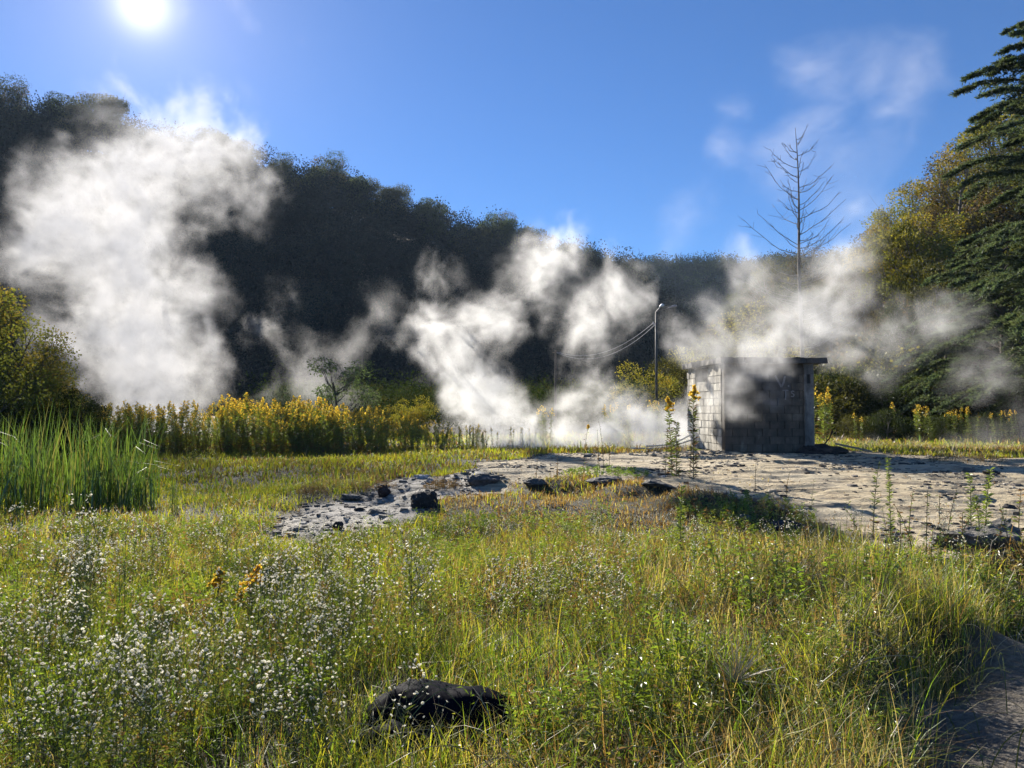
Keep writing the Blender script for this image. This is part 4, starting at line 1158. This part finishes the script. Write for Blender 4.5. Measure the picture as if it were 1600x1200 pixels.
# ---------------------------------------------------------------- trees
def tree_meshes(seed, H, cr, nleaf, leaf, palette, trunk_h=.35, flat=1.0, bare=0.0, ncl=34, spread=.17, barkc=(.10, .085, .07)):
    "trunk with limbs, and a crown of leaf clumps round the limb ends"
    r = np.random.default_rng(seed); tr, cr_g = Geo(), Geo()
    top = H * .8
    t = np.linspace(0, 1, 7); b = r.normal(0, .05 * H, 2)
    main = np.stack([b[0] * t ** 1.5, b[1] * t ** 1.5, top * t - .2], -1)
    r0 = .022 * H + .03
    tr.tube(main, np.linspace(r0, r0 * .25, 7), 7, barkc)
    centers, sizes = [], []
    for k in range(ncl):
        f_ = r.uniform(trunk_h, 1.0); a = r.uniform(0, 6.28)
        zc = H * (trunk_h + (1 - trunk_h) * ((f_ - trunk_h) / (1 - trunk_h)))
        prof = np.sin(np.pi * np.clip((zc / H - trunk_h * .8) / (1.08 - trunk_h * .8), 0, 1)) ** .6
        rad = cr * prof * np.sqrt(r.uniform(.15, 1)) * r.uniform(.8, 1.15)
        c = np.array([np.cos(a) * rad, np.sin(a) * rad, zc * flat + r.normal() * .02 * H])
        start = np.array([np.interp(max(.25, zc / H - .25), t * .8, main[:, i]) for i in range(3)])
        mid = (start + c) / 2 + np.array([0, 0, -.06 * H])
        tr.tube([start, mid, c], [r0 * .32, r0 * .2, r0 * .07], 4, barkc, False)
        for m in range(3):
            e = c + r.normal(size=3) * spread * cr * 1.1
            tr.tube([(mid + c) / 2, c * .4 + e * .6, e + [0, 0, .03 * H]], [r0 * .08, r0 * .06, r0 * .03], 3, barkc, False)
        centers.append(c); sizes.append(cr * spread * r.uniform(.75, 1.5) * 1.6)
    centers, sizes = np.array(centers), np.array(sizes)
    w = sizes ** 2; k = r.choice(len(centers), nleaf, p=w / w.sum())
    d = r.normal(size=(nleaf, 3)); d /= np.linalg.norm(d, axis=1)[:, None]
    rr_ = sizes[k] * r.uniform(.25, 1, nleaf) ** .5 * (1 + .13 * r.normal(size=nleaf))
    p = centers[k] + d * rr_[:, None] * [1, 1, .7]
    keep = p[:, 2] > .03 * H; p, k, d = p[keep], k[keep], d[keep]
    if bare: q = r.random(len(p)) > bare * sstep(.3, .8, p[:, 2] / H); p, k, d = p[q], k[q], d[q]
    pal = np.array(palette); clump_c = pal[r.integers(0, len(pal), len(centers))]
    c = clump_c[k] * r.uniform(.7, 1.3, (len(p), 1))
    cr_g.leaves(p, d + r.normal(size=d.shape) * .8 + [0, 0, -.2], leaf * r.uniform(.6, 1.3, len(p)), leaf * .62, c)
    return [('trunk', tr.mesh('trunk', [M_BARK])), ('crown', cr_g.mesh('crown', [M_TREE]))]

def put_tree(name, meshes, x, y, rot, sc, label, cat='tree', group=None, dz=-.1):
    return plant(name, meshes, (x, y, zat(x, y) + dz), rot, sc, label, cat, group)

GREEN = [(.04, .06, .018), (.05, .075, .02), (.035, .05, .018)]
RIDGE = [(.06, .085, .028), (.075, .095, .03), (.05, .07, .025)]
OLIVE = [(.075, .08, .025), (.10, .10, .028), (.055, .06, .022)]
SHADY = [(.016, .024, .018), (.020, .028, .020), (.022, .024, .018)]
GOLD = [(.22, .21, .035), (.18, .19, .035), (.14, .16, .035), (.25, .20, .035)]
RUSTY = [(.11, .08, .045), (.09, .075, .04), (.085, .085, .04)]
RT = [tree_meshes(800 + k, 9, 3.3, 15000, .23, [RIDGE, OLIVE, RIDGE + RUSTY, RIDGE, OLIVE][k], .3, bare=[0, 0, .4, 0, 0][k], ncl=20, spread=.27) for k in range(5)]
r_ = np.random.default_rng(81)
# trees along the left ridge, seen against the sky
for k in range(64):
    px = -90 + k * 19.5 + r_.normal() * 6
    Rr = r_.uniform(300, 332)
    y = Rr / math.hypot(1, (px - 800) / FPX); x = (px - 800) / FPX * y
    lab = ('backlit tree on the high left end of the ridge' if px < 420 else 'backlit tree on the middle of the left ridge' if px < 820 else 'backlit tree on the low right end of the left ridge')
    put_tree('ridge_tree', RT[r_.integers(0, 5)], x, y, r_.uniform(0, 6.28), r_.uniform(1.35, 2.3) * (1 if px < 850 else .8), lab, group=lab.replace('tree', 'trees'), dz=-.6)
# the wood covering the slopes below reads as one mass
def wood(sil_lo, n, rmin, rmax, pxr, name, label, leafq, cr, palette, seed, mat=M_WOOD, size=(.7, 1.25), test=None, lf=.10, up=1.15):
    r = np.random.default_rng(seed)
    rad = np.sqrt(r.uniform(rmin ** 2, rmax ** 2, n)); px = r.uniform(*pxr, n)
    y = rad / np.hypot(1, (px - 800) / FPX); x = (px - 800) / FPX * y
    z = surf(x, y)
    k = z > sil_lo; x, y, z = x[k], y[k], z[k]
    if test is not None: k = test(x, y, z); x, y, z = x[k], y[k], z[k]
    n = len(x); pal = np.array(palette)
    sc = r.uniform(*size, n); cc = pal[r.integers(0, len(pal), n)]
    P = np.repeat(np.stack([x, y, z], -1), leafq, 0); S = np.repeat(sc, leafq)
    lob = r.normal(size=(n, 6, 3)) * [cr * .5, cr * .5, cr * .35]; li = r.integers(0, 6, n * leafq)
    d = r.normal(size=(n * leafq, 3)); d /= np.linalg.norm(d, axis=1)[:, None]
    rr_ = cr * .52 * r.uniform(.5, 1.05, n * leafq)
    p = P + (lob[np.repeat(np.arange(n), leafq), li] + d * rr_[:, None] * [1, 1, .85] + [0, 0, cr * up]) * S[:, None]
    g = Geo(); L = cr * lf
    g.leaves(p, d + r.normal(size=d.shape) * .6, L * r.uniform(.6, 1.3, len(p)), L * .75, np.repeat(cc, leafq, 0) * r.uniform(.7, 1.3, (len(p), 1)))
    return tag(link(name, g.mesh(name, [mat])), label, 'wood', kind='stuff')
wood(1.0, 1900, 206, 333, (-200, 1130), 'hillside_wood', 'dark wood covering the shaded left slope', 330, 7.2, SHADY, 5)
wood(3.0, 2900, 395, 645, (880, 1420), 'far_wood', 'distant bluish wood on the far hill', 110, 8.2, GREEN + SHADY, 6, size=(.8, 1.2), lf=.15, up=.8)
wood(-1.0, 900, 47, 105, (430, 1010), 'valley_scrub', 'low dark scrub along the foot of the left hill', 160, 1.7, GREEN + OLIVE[:1], 7, size=(.6, 1.2))
wood(-1.0, 500, 80, 125, (-200, 430), 'valley_scrub', 'low dark scrub beyond the big steam column', 160, 1.6, SHADY + OLIVE[:1], 9, size=(.6, 1.0))
# right-hand slope
BT = [tree_meshes(820 + k, 10, 3.9, 11000, .22, [GOLD, OLIVE, RUSTY, GOLD, OLIVE, GREEN][k], .18, bare=[0, .3, .75, .1, 0, 0][k], ncl=40, barkc=(.16, .14, .12)) for k in range(6)]
right = [  # px, distance, scale, mesh, label
    (1400, 64, 1.0, 0, 'golden leaved tree at the left front of the right slope'), (1440, 62, .95, 3, 'yellow green tree low on the right slope'),
    (1380, 70, .9, 1, 'olive tree at the left shoulder of the right slope'), (1430, 78, 1.0, 3, 'yellow tree on the middle of the right skyline'),
    (1490, 80, 1.15, 2, 'half bare tree at the top of the right skyline'), (1465, 86, 1.0, 1, 'dull green tree behind the half bare one'),
    (1530, 76, 1.0, 3, 'yellowing tree half hidden by the cedar'), (1500, 66, 1.0, 2, 'thin brown tree in the middle of the right slope'),
    (1560, 70, 1.05, 0, 'golden tree behind the cedar boughs'), (1610, 74, 1.1, 2, 'brown tree behind the cedar at the right edge'),
    (1350, 66, .72, 2, 'small bare topped tree left of the golden trees'), (1325, 72, .75, 2, 'bare twiggy tree on the skyline beside the steam'),
    (1300, 66, .62, 1, 'low tree seen through the hut steam'), (1275, 70, .6, 1, 'small olive tree behind the dead larch'),
    (1235, 68, .62, 5, 'small green tree left of the dead larch'), (1205, 74, .62, 2, 'bare crowned little tree at the left foot of the right slope'),
    (1180, 78, .6, 5, 'dark little tree where the right slope meets the far hill'), (1155, 84, .6, 5, 'leftmost dark tree of the right slope'),
    (1215, 84, .7, 1, 'olive tree behind the bare crowned little one'), (1260, 82, .75, 2, 'twiggy tree high behind the dead larch'),
    (1120, 80, .5, 1, 'low olive tree left of the right slope'), (1095, 76, .45, 2, 'low brown tree above the lamp post'),
    (1470, 54, .8, 1, 'olive tree in the shade at the foot of the slope'), (1420, 52, .65, 5, 'dark tree at the foot of the slope'), (1375, 54, .6, 2, 'brown shrubby tree behind the steam plume'),
    (1650, 66, 1.2, 3, 'golden tree beyond the right edge'), (1700, 72, 1.2, 1, 'olive tree beyond the right edge'), (1760, 62, 1.2, 3, 'yellow tree far beyond the right edge')]
for px, D, s, k, lab in right:
    x = (px - 800) / FPX * D
    put_tree('slope_tree', BT[k], x, D, r_.uniform(0, 6.28), s * .93, lab, group=None, dz=-.3)
wood(0.5, 420, 50, 100, (1130, 1900), 'slope_scrub', 'olive and brown scrub between the trees of the right slope', 240, 2.2, OLIVE + RUSTY + GOLD[:2], 8, mat=M_TREE, lf=.12, size=(.6, 1.1))
# dark shrubs along the foot, right of the hut
ST = [tree_meshes(840 + k, 2.6, 1.7, 6500, .11, [GREEN, OLIVE, GREEN][k], .02, ncl=30, spread=.2) for k in range(3)]
for k in range(22):
    px = 1275 + k * 17 + r_.normal() * 5; D = r_.uniform(41, 49); x = (px - 800) / FPX * D
    lab = 'dark shrub in the hedge just right of the hut' if px < 1420 else 'dark shrub in the hedge towards the right edge'
    put_tree('shrub', ST[r_.integers(0, 3)], x, D, r_.uniform(0, 6.28), r_.uniform(.85, 1.4), lab, 'shrub', lab.replace('shrub', 'shrubs'))
for k, (px, D, s, lab) in enumerate(((1385, 35, .55, 'small leafy bush in front of the hedge right of the hut'), (1340, 36, .5, 'low arching bush by the clump beside the hut'), (1470, 35, .5, 'low bush between the two goldenrod clumps'), (1540, 35, .5, 'low grey green bush near the right edge'))):
    put_tree('bush', ST[k % 3], (px - 800) / FPX * D, D, 0, s, lab, 'bush')
# bushes round the lamp post
YB = [tree_meshes(850 + k, 4.2, 2.1, 9000, .13, [OLIVE, GOLD][k], .05, ncl=34, spread=.2) for k in range(2)]
for px, D, s, k, lab in ((1000, 52, 1.05, 1, 'yellow green bush just left of the lamp post'), (975, 55, .75, 0, 'smaller olive bush left of the yellow green one'), (1050, 56, 1.1, 0, 'olive bush behind the lamp post'), (1085, 58, 1.2, 1, 'yellowish bush right of the lamp post'), (1115, 60, 1.2, 0, 'tall olive bush between lamp post and hut'), (1150, 56, 1.0, 0, 'olive bush hidden behind the hut steam'), (1200, 54, 1.1, 1, 'golden bush behind the hut roof'),
                          (650, 40, .52, 1, 'orange tinged bush behind the right part of the goldenrod stand'), (622, 41, .42, 1, 'smaller orange bush left of the first')):
    put_tree('bush', YB[k], (px - 800) / FPX * D, D, r_.uniform(0, 6.28), s, lab, 'bush')
# small flat-topped tree behind the goldenrod
SM = tree_meshes(860, 4.0, 2.0, 1900, .12, [(.07, .11, .06), (.09, .13, .07)], .62, ncl=15, spread=.15, flat=.95)
put_tree('small_tree', SM, (532 - 800) / FPX * 36, 36, .6, .98, 'small flat topped green tree against the dark hill', 'tree')
# left-hand thicket
LT_ = [tree_meshes(870, 4.6, 2.0, 12000, .085, [(.14, .16, .035), (.11, .13, .03), (.19, .16, .04)], .06, ncl=44, spread=.16, bare=.15), tree_meshes(871, 2.9, 1.15, 8500, .07, GREEN + [(.04, .06, .02)], .08, ncl=30, spread=.2)]
for px, D, s, k, lab in ((-20, 22, 1.05, 0, 'tall olive gold bush at the left edge'), (35, 23.5, .9, 0, 'olive gold bush right of the tallest one'), (75, 25, .72, 0, 'thinner gold bush beside the big steam column'), (125, 24.5, .82, 1, 'dark green rounded bush at the foot of the big steam column'), (85, 23, .6, 1, 'dark low bush under the gold bushes'), (20, 21, .62, 1, 'dark bush behind the reeds at the left edge'), (-80, 20, 1.1, 0, 'olive bush beyond the left edge')):
    put_tree('bush', LT_[k], (px - 800) / FPX * D, D, r_.uniform(0, 6.28), s, lab, 'bush')

# dead larch
LD = 46.0
lx_, _, _ = at(1254, 560, LD); lz0 = zat(lx_, LD); top_ = at(1246, 200, LD)
Hh = top_[2] - lz0
larch = thing('dead_larch', 'tall leafless larch with upswept bare branches rising behind the hut', 'dead tree', (lx_, LD, lz0))
g, gb = Geo(), Geo(); r2 = np.random.default_rng(19)
t = np.linspace(0, 1, 14)
tr_ = np.stack([-.30 * t ** 2 + .06 * np.sin(t * 9), .1 * np.sin(t * 6), Hh * t], -1); tr_[0, 2] = -.3
g.tube(tr_, np.interp(t, [0, .55, .85, 1], [.15, .09, .04, .012]), 8, (.17, .15, .135))
link('trunk', g.mesh('trunk', [M_BARK]), larch)
for k in range(74):
    f_ = .24 + .72 * (k / 74) + r2.normal() * .006
    if f_ > .97: continue
    p = np.array([np.interp(f_, t, tr_[:, i]) for i in range(3)])
    a = k * 2.4 + r2.normal() * .9; L = np.interp(f_, [.2, .45, .62, .75, .9, 1], [2.6, 3.4, 3.1, 2.0, 1.3, .4]) * r2.uniform(.35, 1.15)
    u = np.linspace(0, 1, 7)[:, None]
    rise = np.interp(f_, [.2, .55, .75, 1], [.25, .75, 1.0, 1.2])
    br = p + np.array([np.cos(a), np.sin(a), 0]) * L * u + np.array([0, 0, 1]) * L * rise * (.25 * u + .55 * u ** 2)
    br[1:] += np.cumsum(r2.normal(size=(6, 3)) * .045, axis=0)
    gb.tube(br, np.linspace(.028, .010, 7) * (1.2 - .5 * f_), 4, (.18, .16, .145), False)
    for m in range(7):
        w_ = r2.uniform(.2, 1); q0 = np.array([np.interp(w_, u[:, 0], br[:, i]) for i in range(3)])
        dd = np.array([np.cos(a + r2.normal() * .9), np.sin(a + r2.normal() * .9), r2.uniform(.0, 1.0)]) * L * .22 * r2.uniform(.5, 1.2)
        gb.tube([q0, q0 + dd * .5 + r2.normal(size=3) * .02, q0 + dd + [0, 0, .04]], [.012, .009, .006], 3, (.18, .16, .145), False)
link('branches', gb.mesh('branches', [M_BARK]), larch)

# cedars with tiered, feathery boughs
def cedar(px, D, ytop, seed, reach, label, z_low=.12, n=64, sprayn=34, lean=0):
    x = (px - 800) / FPX * D; z0 = zat(x, D); H = ytop
    root = thing('cedar', label, 'cedar', (x, D, z0))
    r = np.random.default_rng(seed); g, gb, gf = Geo(), Geo(), Geo()
    t = np.linspace(0, 1, 10)
    g.tube(np.stack([0 * t, 0 * t, H * t - .2], -1), np.linspace(.34, .03, 10), 9, (.09, .075, .06))
    bases, dirs, lens, cols = [], [], [], []
    for k in range(n):
        f_ = z_low + (1 - z_low) * (k + r.random()) / n
        a = k * 2.39996 + r.normal() * .9
        L = reach * np.interp(f_, [0, .2, .6, .85, 1], [1.0, 1.05, .88, .6, .2]) * r.uniform(.5, 1.2)
        u = np.linspace(0, 1, 10)[:, None]
        up_ = np.interp(f_, [0, .5, 1], [-.08, .12, .45])
        hd = np.array([np.cos(a), np.sin(a), 0]); sd_ = np.array([-np.sin(a), np.cos(a), 0])
        p = np.array([0, 0, H * f_]) + hd * L * u + np.array([0, 0, 1]) * L * (up_ * u + .10 * np.sin(u * 3.1) - .16 * u ** 3)
        gb.tube(p, np.linspace(.07, .012, 10) * (L / reach + .2), 5, (.085, .07, .055), False)
        m = int(sprayn * (.4 + L / reach))
        for s_ in range(m):
            w_ = r.uniform(.18, 1.0); q0 = np.array([np.interp(w_, u[:, 0], p[:, i]) for i in range(3)])
            side = 1 if s_ % 2 else -1
            sl_ = L * .30 * (1.12 - w_ * .75) * r.uniform(.6, 1.15)
            dv = hd * r.uniform(.55, 1.0) + sd_ * side * r.uniform(.35, 1.0) * (1.15 - w_ * .7); dv /= np.linalg.norm(dv)
            v_ = np.linspace(0, 1, 6)[:, None]
            tw = q0 + dv * sl_ * v_ + np.array([0, 0, 1]) * sl_ * (.12 * v_ - .38 * v_ ** 2)
            gb.tube(tw[::2], [.008, .006, .003], 3, (.08, .07, .05), False)
            nn = 46; e = r.random(nn)
            pb = np.stack([np.interp(e, v_[:, 0], tw[:, i]) for i in range(3)], -1) + r.normal(size=(nn, 3)) * .018
            bases.append(pb); dd = dv * .7 + r.normal(size=(nn, 3)) * .55 + [0, 0, .05]; dirs.append(dd); lens.append(np.full(nn, .15) * r.uniform(.7, 1.3, nn))
            cols.append(np.array([(.075, .11, .07)]) * r.uniform(.65, 1.35, (nn, 1)) * [r.uniform(.9, 1.15), 1, 1])
    gf.leaves(np.vstack(bases), np.vstack(dirs), np.concatenate(lens), .045, np.vstack(cols))
    link('trunk', g.mesh('trunk', [M_BARK]), root); link('boughs', gb.mesh('boughs', [M_BARK]), root); link('needles', gf.mesh('needles', [M_TREE]), root)
    return root
cedar(1672, 30, 17.5, 31, 4.5, 'tall dark cedar with drooping feathery boughs at the right edge', .1, 150, 36)
cedar(1570, 38, 9.6, 32, 4.6, 'lower broad cedar whose boughs reach left in front of the golden trees', .1, 74, 42)
cedar(1480, 43, 5.6, 33, 3.2, 'small dusky cedar under the golden trees', .1, 40, 24)

# ---------------------------------------------------------------- steam
def steam_mat(name, aniso, color=(1, 1, 1)):
    m, nt, out = new_mat(name)
    v = nd(nt, 'ShaderNodeVolumePrincipled', None, Density=1.0, Anisotropy=aniso)
    v.inputs['Color'].default_value = tuple(color) + (1,)
    nt.links.new(v.outputs[0], out.inputs['Volume'])
    return m
M_STEAM = steam_mat('steam', .33, (.97, .97, .97))
M_STEAM_L = steam_mat('steam', .16, (.955, .95, .95))

def steam(name, label, blobs, voxel, dens, nscale=.45, amp=1.1, warp_amp=1.2, soft=.42, edge=.0, seed=0, stretch_=(1, 1, 1), mat=None, detail=7.0, kind='stuff', contrast=0.0):
    "blobs: (px, py, Y, radius in px, weight); a drifting body of vapour stored as a density grid"
    B = []
    for px, py, Y, rp, w in blobs:
        x, y, z = at(px, py, Y); B.append((x, y, z, rp / FPX * Y, w))
    B = np.array(B)
    ctr = np.array([B[:, 0].mean(), B[:, 1].mean(), 0])
    k_ = 1.25
    lo = (B[:, :3] - B[:, 3:4] * k_).min(0) - ctr; hi = (B[:, :3] + B[:, 3:4] * k_).max(0) - ctr
    lo[2] = max(lo[2], -.3)
    res = np.maximum(((hi - lo) / voxel).astype(int), 8)
    g = bpy.data.node_groups.new(name, 'GeometryNodeTree')
    g.interface.new_socket('Geometry', in_out='OUTPUT', socket_type='NodeSocketGeometry')
    P = nd(g, 'GeometryNodeInputPosition').outputs[0]
    off = nd(g, 'ShaderNodeVectorMath', {'operation': 'ADD'}, **{'0': P}); off.inputs[1].default_value = (seed * 13.7, seed * 5.1, seed * 7.9)
    st = nd(g, 'ShaderNodeVectorMath', {'operation': 'MULTIPLY'}, **{'0': off.outputs[0]}); st.inputs[1].default_value = stretch_
    n1 = nd(g, 'ShaderNodeTexNoise', None, Vector=st.outputs[0], Scale=nscale * .55, Detail=4.5)
    c1 = nd(g, 'ShaderNodeVectorMath', {'operation': 'SUBTRACT'}, **{'0': n1.outputs['Color']}); c1.inputs[1].default_value = (.5, .5, .5)
    s1 = nd(g, 'ShaderNodeVectorMath', {'operation': 'SCALE'}, **{'0': c1.outputs[0]}); s1.inputs['Scale'].default_value = warp_amp * 2
    W = nd(g, 'ShaderNodeVectorMath', {'operation': 'ADD'}, **{'0': P, '1': s1.outputs[0]}).outputs[0]
    W2 = nd(g, 'ShaderNodeVectorMath', {'operation': 'ADD'}, **{'0': st.outputs[0], '1': s1.outputs[0]}).outputs[0]
    n2 = nd(g, 'ShaderNodeTexNoise', None, Vector=W2, Scale=nscale, Detail=detail, Roughness=.66)
    prev = None
    for x, y, z, r_b, w in B:
        d = nd(g, 'ShaderNodeVectorMath', {'operation': 'DISTANCE'}, **{'0': W}); d.inputs[1].default_value = (x - ctr[0], y - ctr[1], z)
        f = nd(g, 'ShaderNodeMath', {'operation': 'MULTIPLY_ADD'}, **{'0': d.outputs['Value'], '1': -w / r_b, '2': w}).outputs[0]
        prev = f if prev is None else nd(g, 'ShaderNodeMath', {'operation': 'SMOOTH_MAX'}, **{'0': prev, '1': f, '2': .18}).outputs[0]
    nn = nd(g, 'ShaderNodeMath', {'operation': 'MULTIPLY_ADD'}, **{'0': n2.outputs[0], '1': amp, '2': -amp * .5}).outputs[0]
    tot = nd(g, 'ShaderNodeMath', {'operation': 'ADD'}, **{'0': prev, '1': nn}).outputs[0]
    mr = nd(g, 'ShaderNodeMapRange', {'interpolation_type': 'SMOOTHSTEP'}, Value=tot)
    mr.inputs[1].default_value = edge; mr.inputs[2].default_value = edge + soft; mr.inputs[3].default_value = 0; mr.inputs[4].default_value = dens
    dv = mr.outputs[0]
    if contrast:
        n3 = nd(g, 'ShaderNodeTexNoise', None, Vector=W2, Scale=nscale * 3.2, Detail=6.0, Roughness=.62)
        m3 = nd(g, 'ShaderNodeMapRange', None, Value=n3.outputs[0]); m3.inputs[1].default_value = .41; m3.inputs[2].default_value = .59; m3.inputs[3].default_value = 1 - contrast; m3.inputs[4].default_value = 1 + contrast
        dv = nd(g, 'ShaderNodeMath', {'operation': 'MULTIPLY'}, **{'0': dv, '1': m3.outputs[0]}).outputs[0]
    # nothing outside the outermost blob edges, so the grid never ends in a straight cut
    gate = nd(g, 'ShaderNodeMapRange', None, Value=prev); gate.inputs[1].default_value = -.22; gate.inputs[2].default_value = 0
    dv = nd(g, 'ShaderNodeMath', {'operation': 'MULTIPLY'}, **{'0': dv, '1': gate.outputs[0]}).outputs[0]
    vc = nd(g, 'GeometryNodeVolumeCube', None, Density=dv)
    vc.inputs['Min'].default_value = tuple(lo); vc.inputs['Max'].default_value = tuple(hi)
    for a, n_ in zip('XYZ', res): vc.inputs['Resolution ' + a].default_value = int(n_)
    sm = nd(g, 'GeometryNodeSetMaterial', None, Geometry=vc.outputs[0], Material=mat or M_STEAM)
    o_ = g.nodes.new('NodeGroupOutput'); g.links.new(sm.outputs[0], o_.inputs[0])
    vd = bpy.data.volumes.new(name); vd.materials.append(mat or M_STEAM)
    ob = link(name, vd, None, tuple(ctr))
    ob.modifiers.new('vapour', 'NODES').node_group = g
    print(name, res, int(res.prod() / 1000), 'k')
    return tag(ob, label, 'steam', kind=kind)

steam('steam', 'tallest white steam column at the left against the dark hill', [
    (255, 650, 50, 105, 1), (240, 585, 50, 112, 1), (215, 520, 50, 135, 1), (190, 455, 50.8, 145, 1), (170, 390, 50.8, 145, 1), (175, 325, 51.5, 135, 1), (215, 270, 52.2, 125, 1), (290, 230, 52.2, 105, 1),
    (240, 195, 52.2, 85, .9), (365, 235, 52.2, 75, .85), (225, 165, 52.9, 42, .7), (80, 400, 50, 70, .9), (75, 320, 50, 60, .85), (320, 540, 50, 60, .9), (120, 520, 50, 70, .8), (395, 290, 52.2, 70, .5), (330, 300, 52.2, 80, .55)],
    .115, .245, nscale=.27, amp=3.0, warp_amp=2.8, soft=.85, edge=.02, seed=1, contrast=.75, mat=M_STEAM_L)
steam('steam', 'faint wisps and a low puff between the big column and the small tree', [
    (430, 620, 40, 40, .9), (480, 612, 40, 48, 1), (535, 625, 40, 38, .8), (455, 480, 42, 50, .5), (480, 540, 42, 60, .5), (540, 520, 42, 55, .45), (430, 520, 42, 50, .45), (575, 500, 42, 50, .4)],
    .09, .13, nscale=.42, amp=2.6, warp_amp=2.0, soft=.8, edge=.05, seed=2, contrast=.5)
steam('steam', 'broad torn steam cloud in the centre, rising beside the goldenrod stand', [
    (800, 690, 33, 70, 1), (760, 650, 33, 75, 1), (745, 600, 33.5, 80, 1), (710, 550, 34, 70, .95), (695, 505, 34, 60, .9), (770, 500, 34.5, 60, .85), (830, 450, 35, 60, .75), (880, 480, 35, 65, .7), (925, 520, 35, 65, .75), (930, 590, 34.5, 60, .75),
    (900, 640, 34, 65, .85), (880, 690, 33, 70, 1), (870, 400, 36, 60, .45), (640, 500, 36, 50, .3), (960, 450, 36, 55, .4), (690, 450, 36, 50, .4)],
    .08, .44, nscale=.45, amp=2.6, warp_amp=1.7, soft=.9, edge=.0, seed=3, contrast=.75)
steam('steam', 'ground hugging steam between the crust edge and the hut', [
    (800, 700, 26.5, 42, .95), (770, 690, 29, 40, .85), (830, 702, 25.5, 45, .95), (890, 695, 25.5, 50, 1), (950, 690, 25.5, 52, 1), (1010, 685, 25.5, 55, 1), (1060, 675, 25, 58, 1), (1095, 650, 24.5, 50, .9), (1090, 700, 23.8, 36, .9), (990, 640, 26.5, 45, .6), (1050, 630, 26, 40, .5)],
    .06, .95, nscale=.8, amp=1.9, warp_amp=1.0, soft=.7, edge=.05, seed=4, contrast=.5)
steam('steam', 'steam curling over the front wall and left corner of the hut', [
    (1075, 540, 20.2, 42, .85), (1110, 560, 19.2, 40, .75), (1140, 590, 18.9, 42, .7), (1150, 640, 18.9, 38, .62), (1170, 560, 19, 48, .8), (1210, 545, 19, 42, .72), (1105, 640, 18.9, 44, .6), (1090, 680, 18.9, 34, .6), (1085, 600, 19.2, 40, .6), (1060, 500, 21, 36, .6), (1200, 610, 18.9, 38, .4)],
    .05, .62, nscale=.8, amp=2.0, warp_amp=.9, soft=.9, edge=.0, seed=5, contrast=.6)
steam('steam', 'steam billowing up behind the hut roof in front of the dead larch', [
    (1160, 540, 24.5, 55, .9), (1200, 500, 24.5, 65, .9), (1265, 505, 24.5, 65, .85), (1245, 455, 25, 68, .85), (1300, 430, 25.5, 60, .7), (1330, 385, 26, 50, .55), (1255, 400, 26, 45, .5), (1320, 540, 24.5, 52, .85), (1365, 565, 24.5, 42, .8), (1400, 520, 25, 55, .65), (1460, 510, 25.5, 55, .5), (1180, 440, 26, 50, .45), (1110, 500, 24.5, 48, .6), (1540, 600, 26, 55, .35), (1330, 470, 25.5, 60, .6)],
    .07, .42, nscale=.55, amp=2.4, warp_amp=1.4, soft=1.0, edge=-.02, seed=6, contrast=.7)
steam('steam', 'thin vapour creeping over the pale mud right of the hut', [
    (1320, 705, 23, 28, .8), (1370, 706, 23, 30, .9), (1430, 705, 23, 30, .9), (1490, 700, 23, 34, .9), (1550, 690, 23.5, 45, .8), (1610, 670, 24, 55, .7), (1660, 660, 24, 60, .6)],
    .06, .16, nscale=1.0, amp=1.1, warp_amp=.6, soft=.7, edge=.05, seed=7, stretch_=(.6, .6, 1.2))
steam('steam', 'faint high wisps drifting across the blue sky at the right', [
    (1300, 110, 62, 62, .8), (1370, 100, 62, 70, .9), (1440, 115, 62, 60, .7), (1240, 200, 62, 60, .7), (1170, 160, 62, 45, .7), (1150, 235, 62, 45, .75), (1270, 190, 62, 45, .8), (1330, 300, 60, 80, .5), (1070, 350, 60, 60, .5), (1210, 270, 62, 60, .5), (1400, 180, 62, 60, .5)],
    .2, .045, nscale=.2, amp=2.0, warp_amp=5, soft=.9, edge=.0, seed=8, stretch_=(.7, .7, 1.1), contrast=.5)
steam('steam', 'small thin wisps near the sun', [
    (290, 15, 75, 30, .8), (365, 10, 75, 32, .8), (385, 45, 75, 24, .8), (372, 92, 75, 16, .7), (470, 65, 75, 18, .6), (390, 150, 75, 30, .5)],
    .2, .02, nscale=.4, amp=1.2, warp_amp=2.2, soft=.7, edge=.08, seed=9, contrast=.5)

# ---------------------------------------------------------------- air
M_HAZE, nt, out = new_mat('haze')
v = nd(nt, 'ShaderNodeVolumePrincipled', None, Density=.00013, Anisotropy=.0)
v.inputs['Color'].default_value = (.60, .78, 1.0, 1)
nt.links.new(v.outputs[0], out.inputs['Volume'])
g = Geo(); g.box(-760, 860, -60, 980, -8, 215)
tag(link('haze', g.mesh('haze', [M_HAZE])), 'thin blue valley haze', 'haze', kind='stuff')
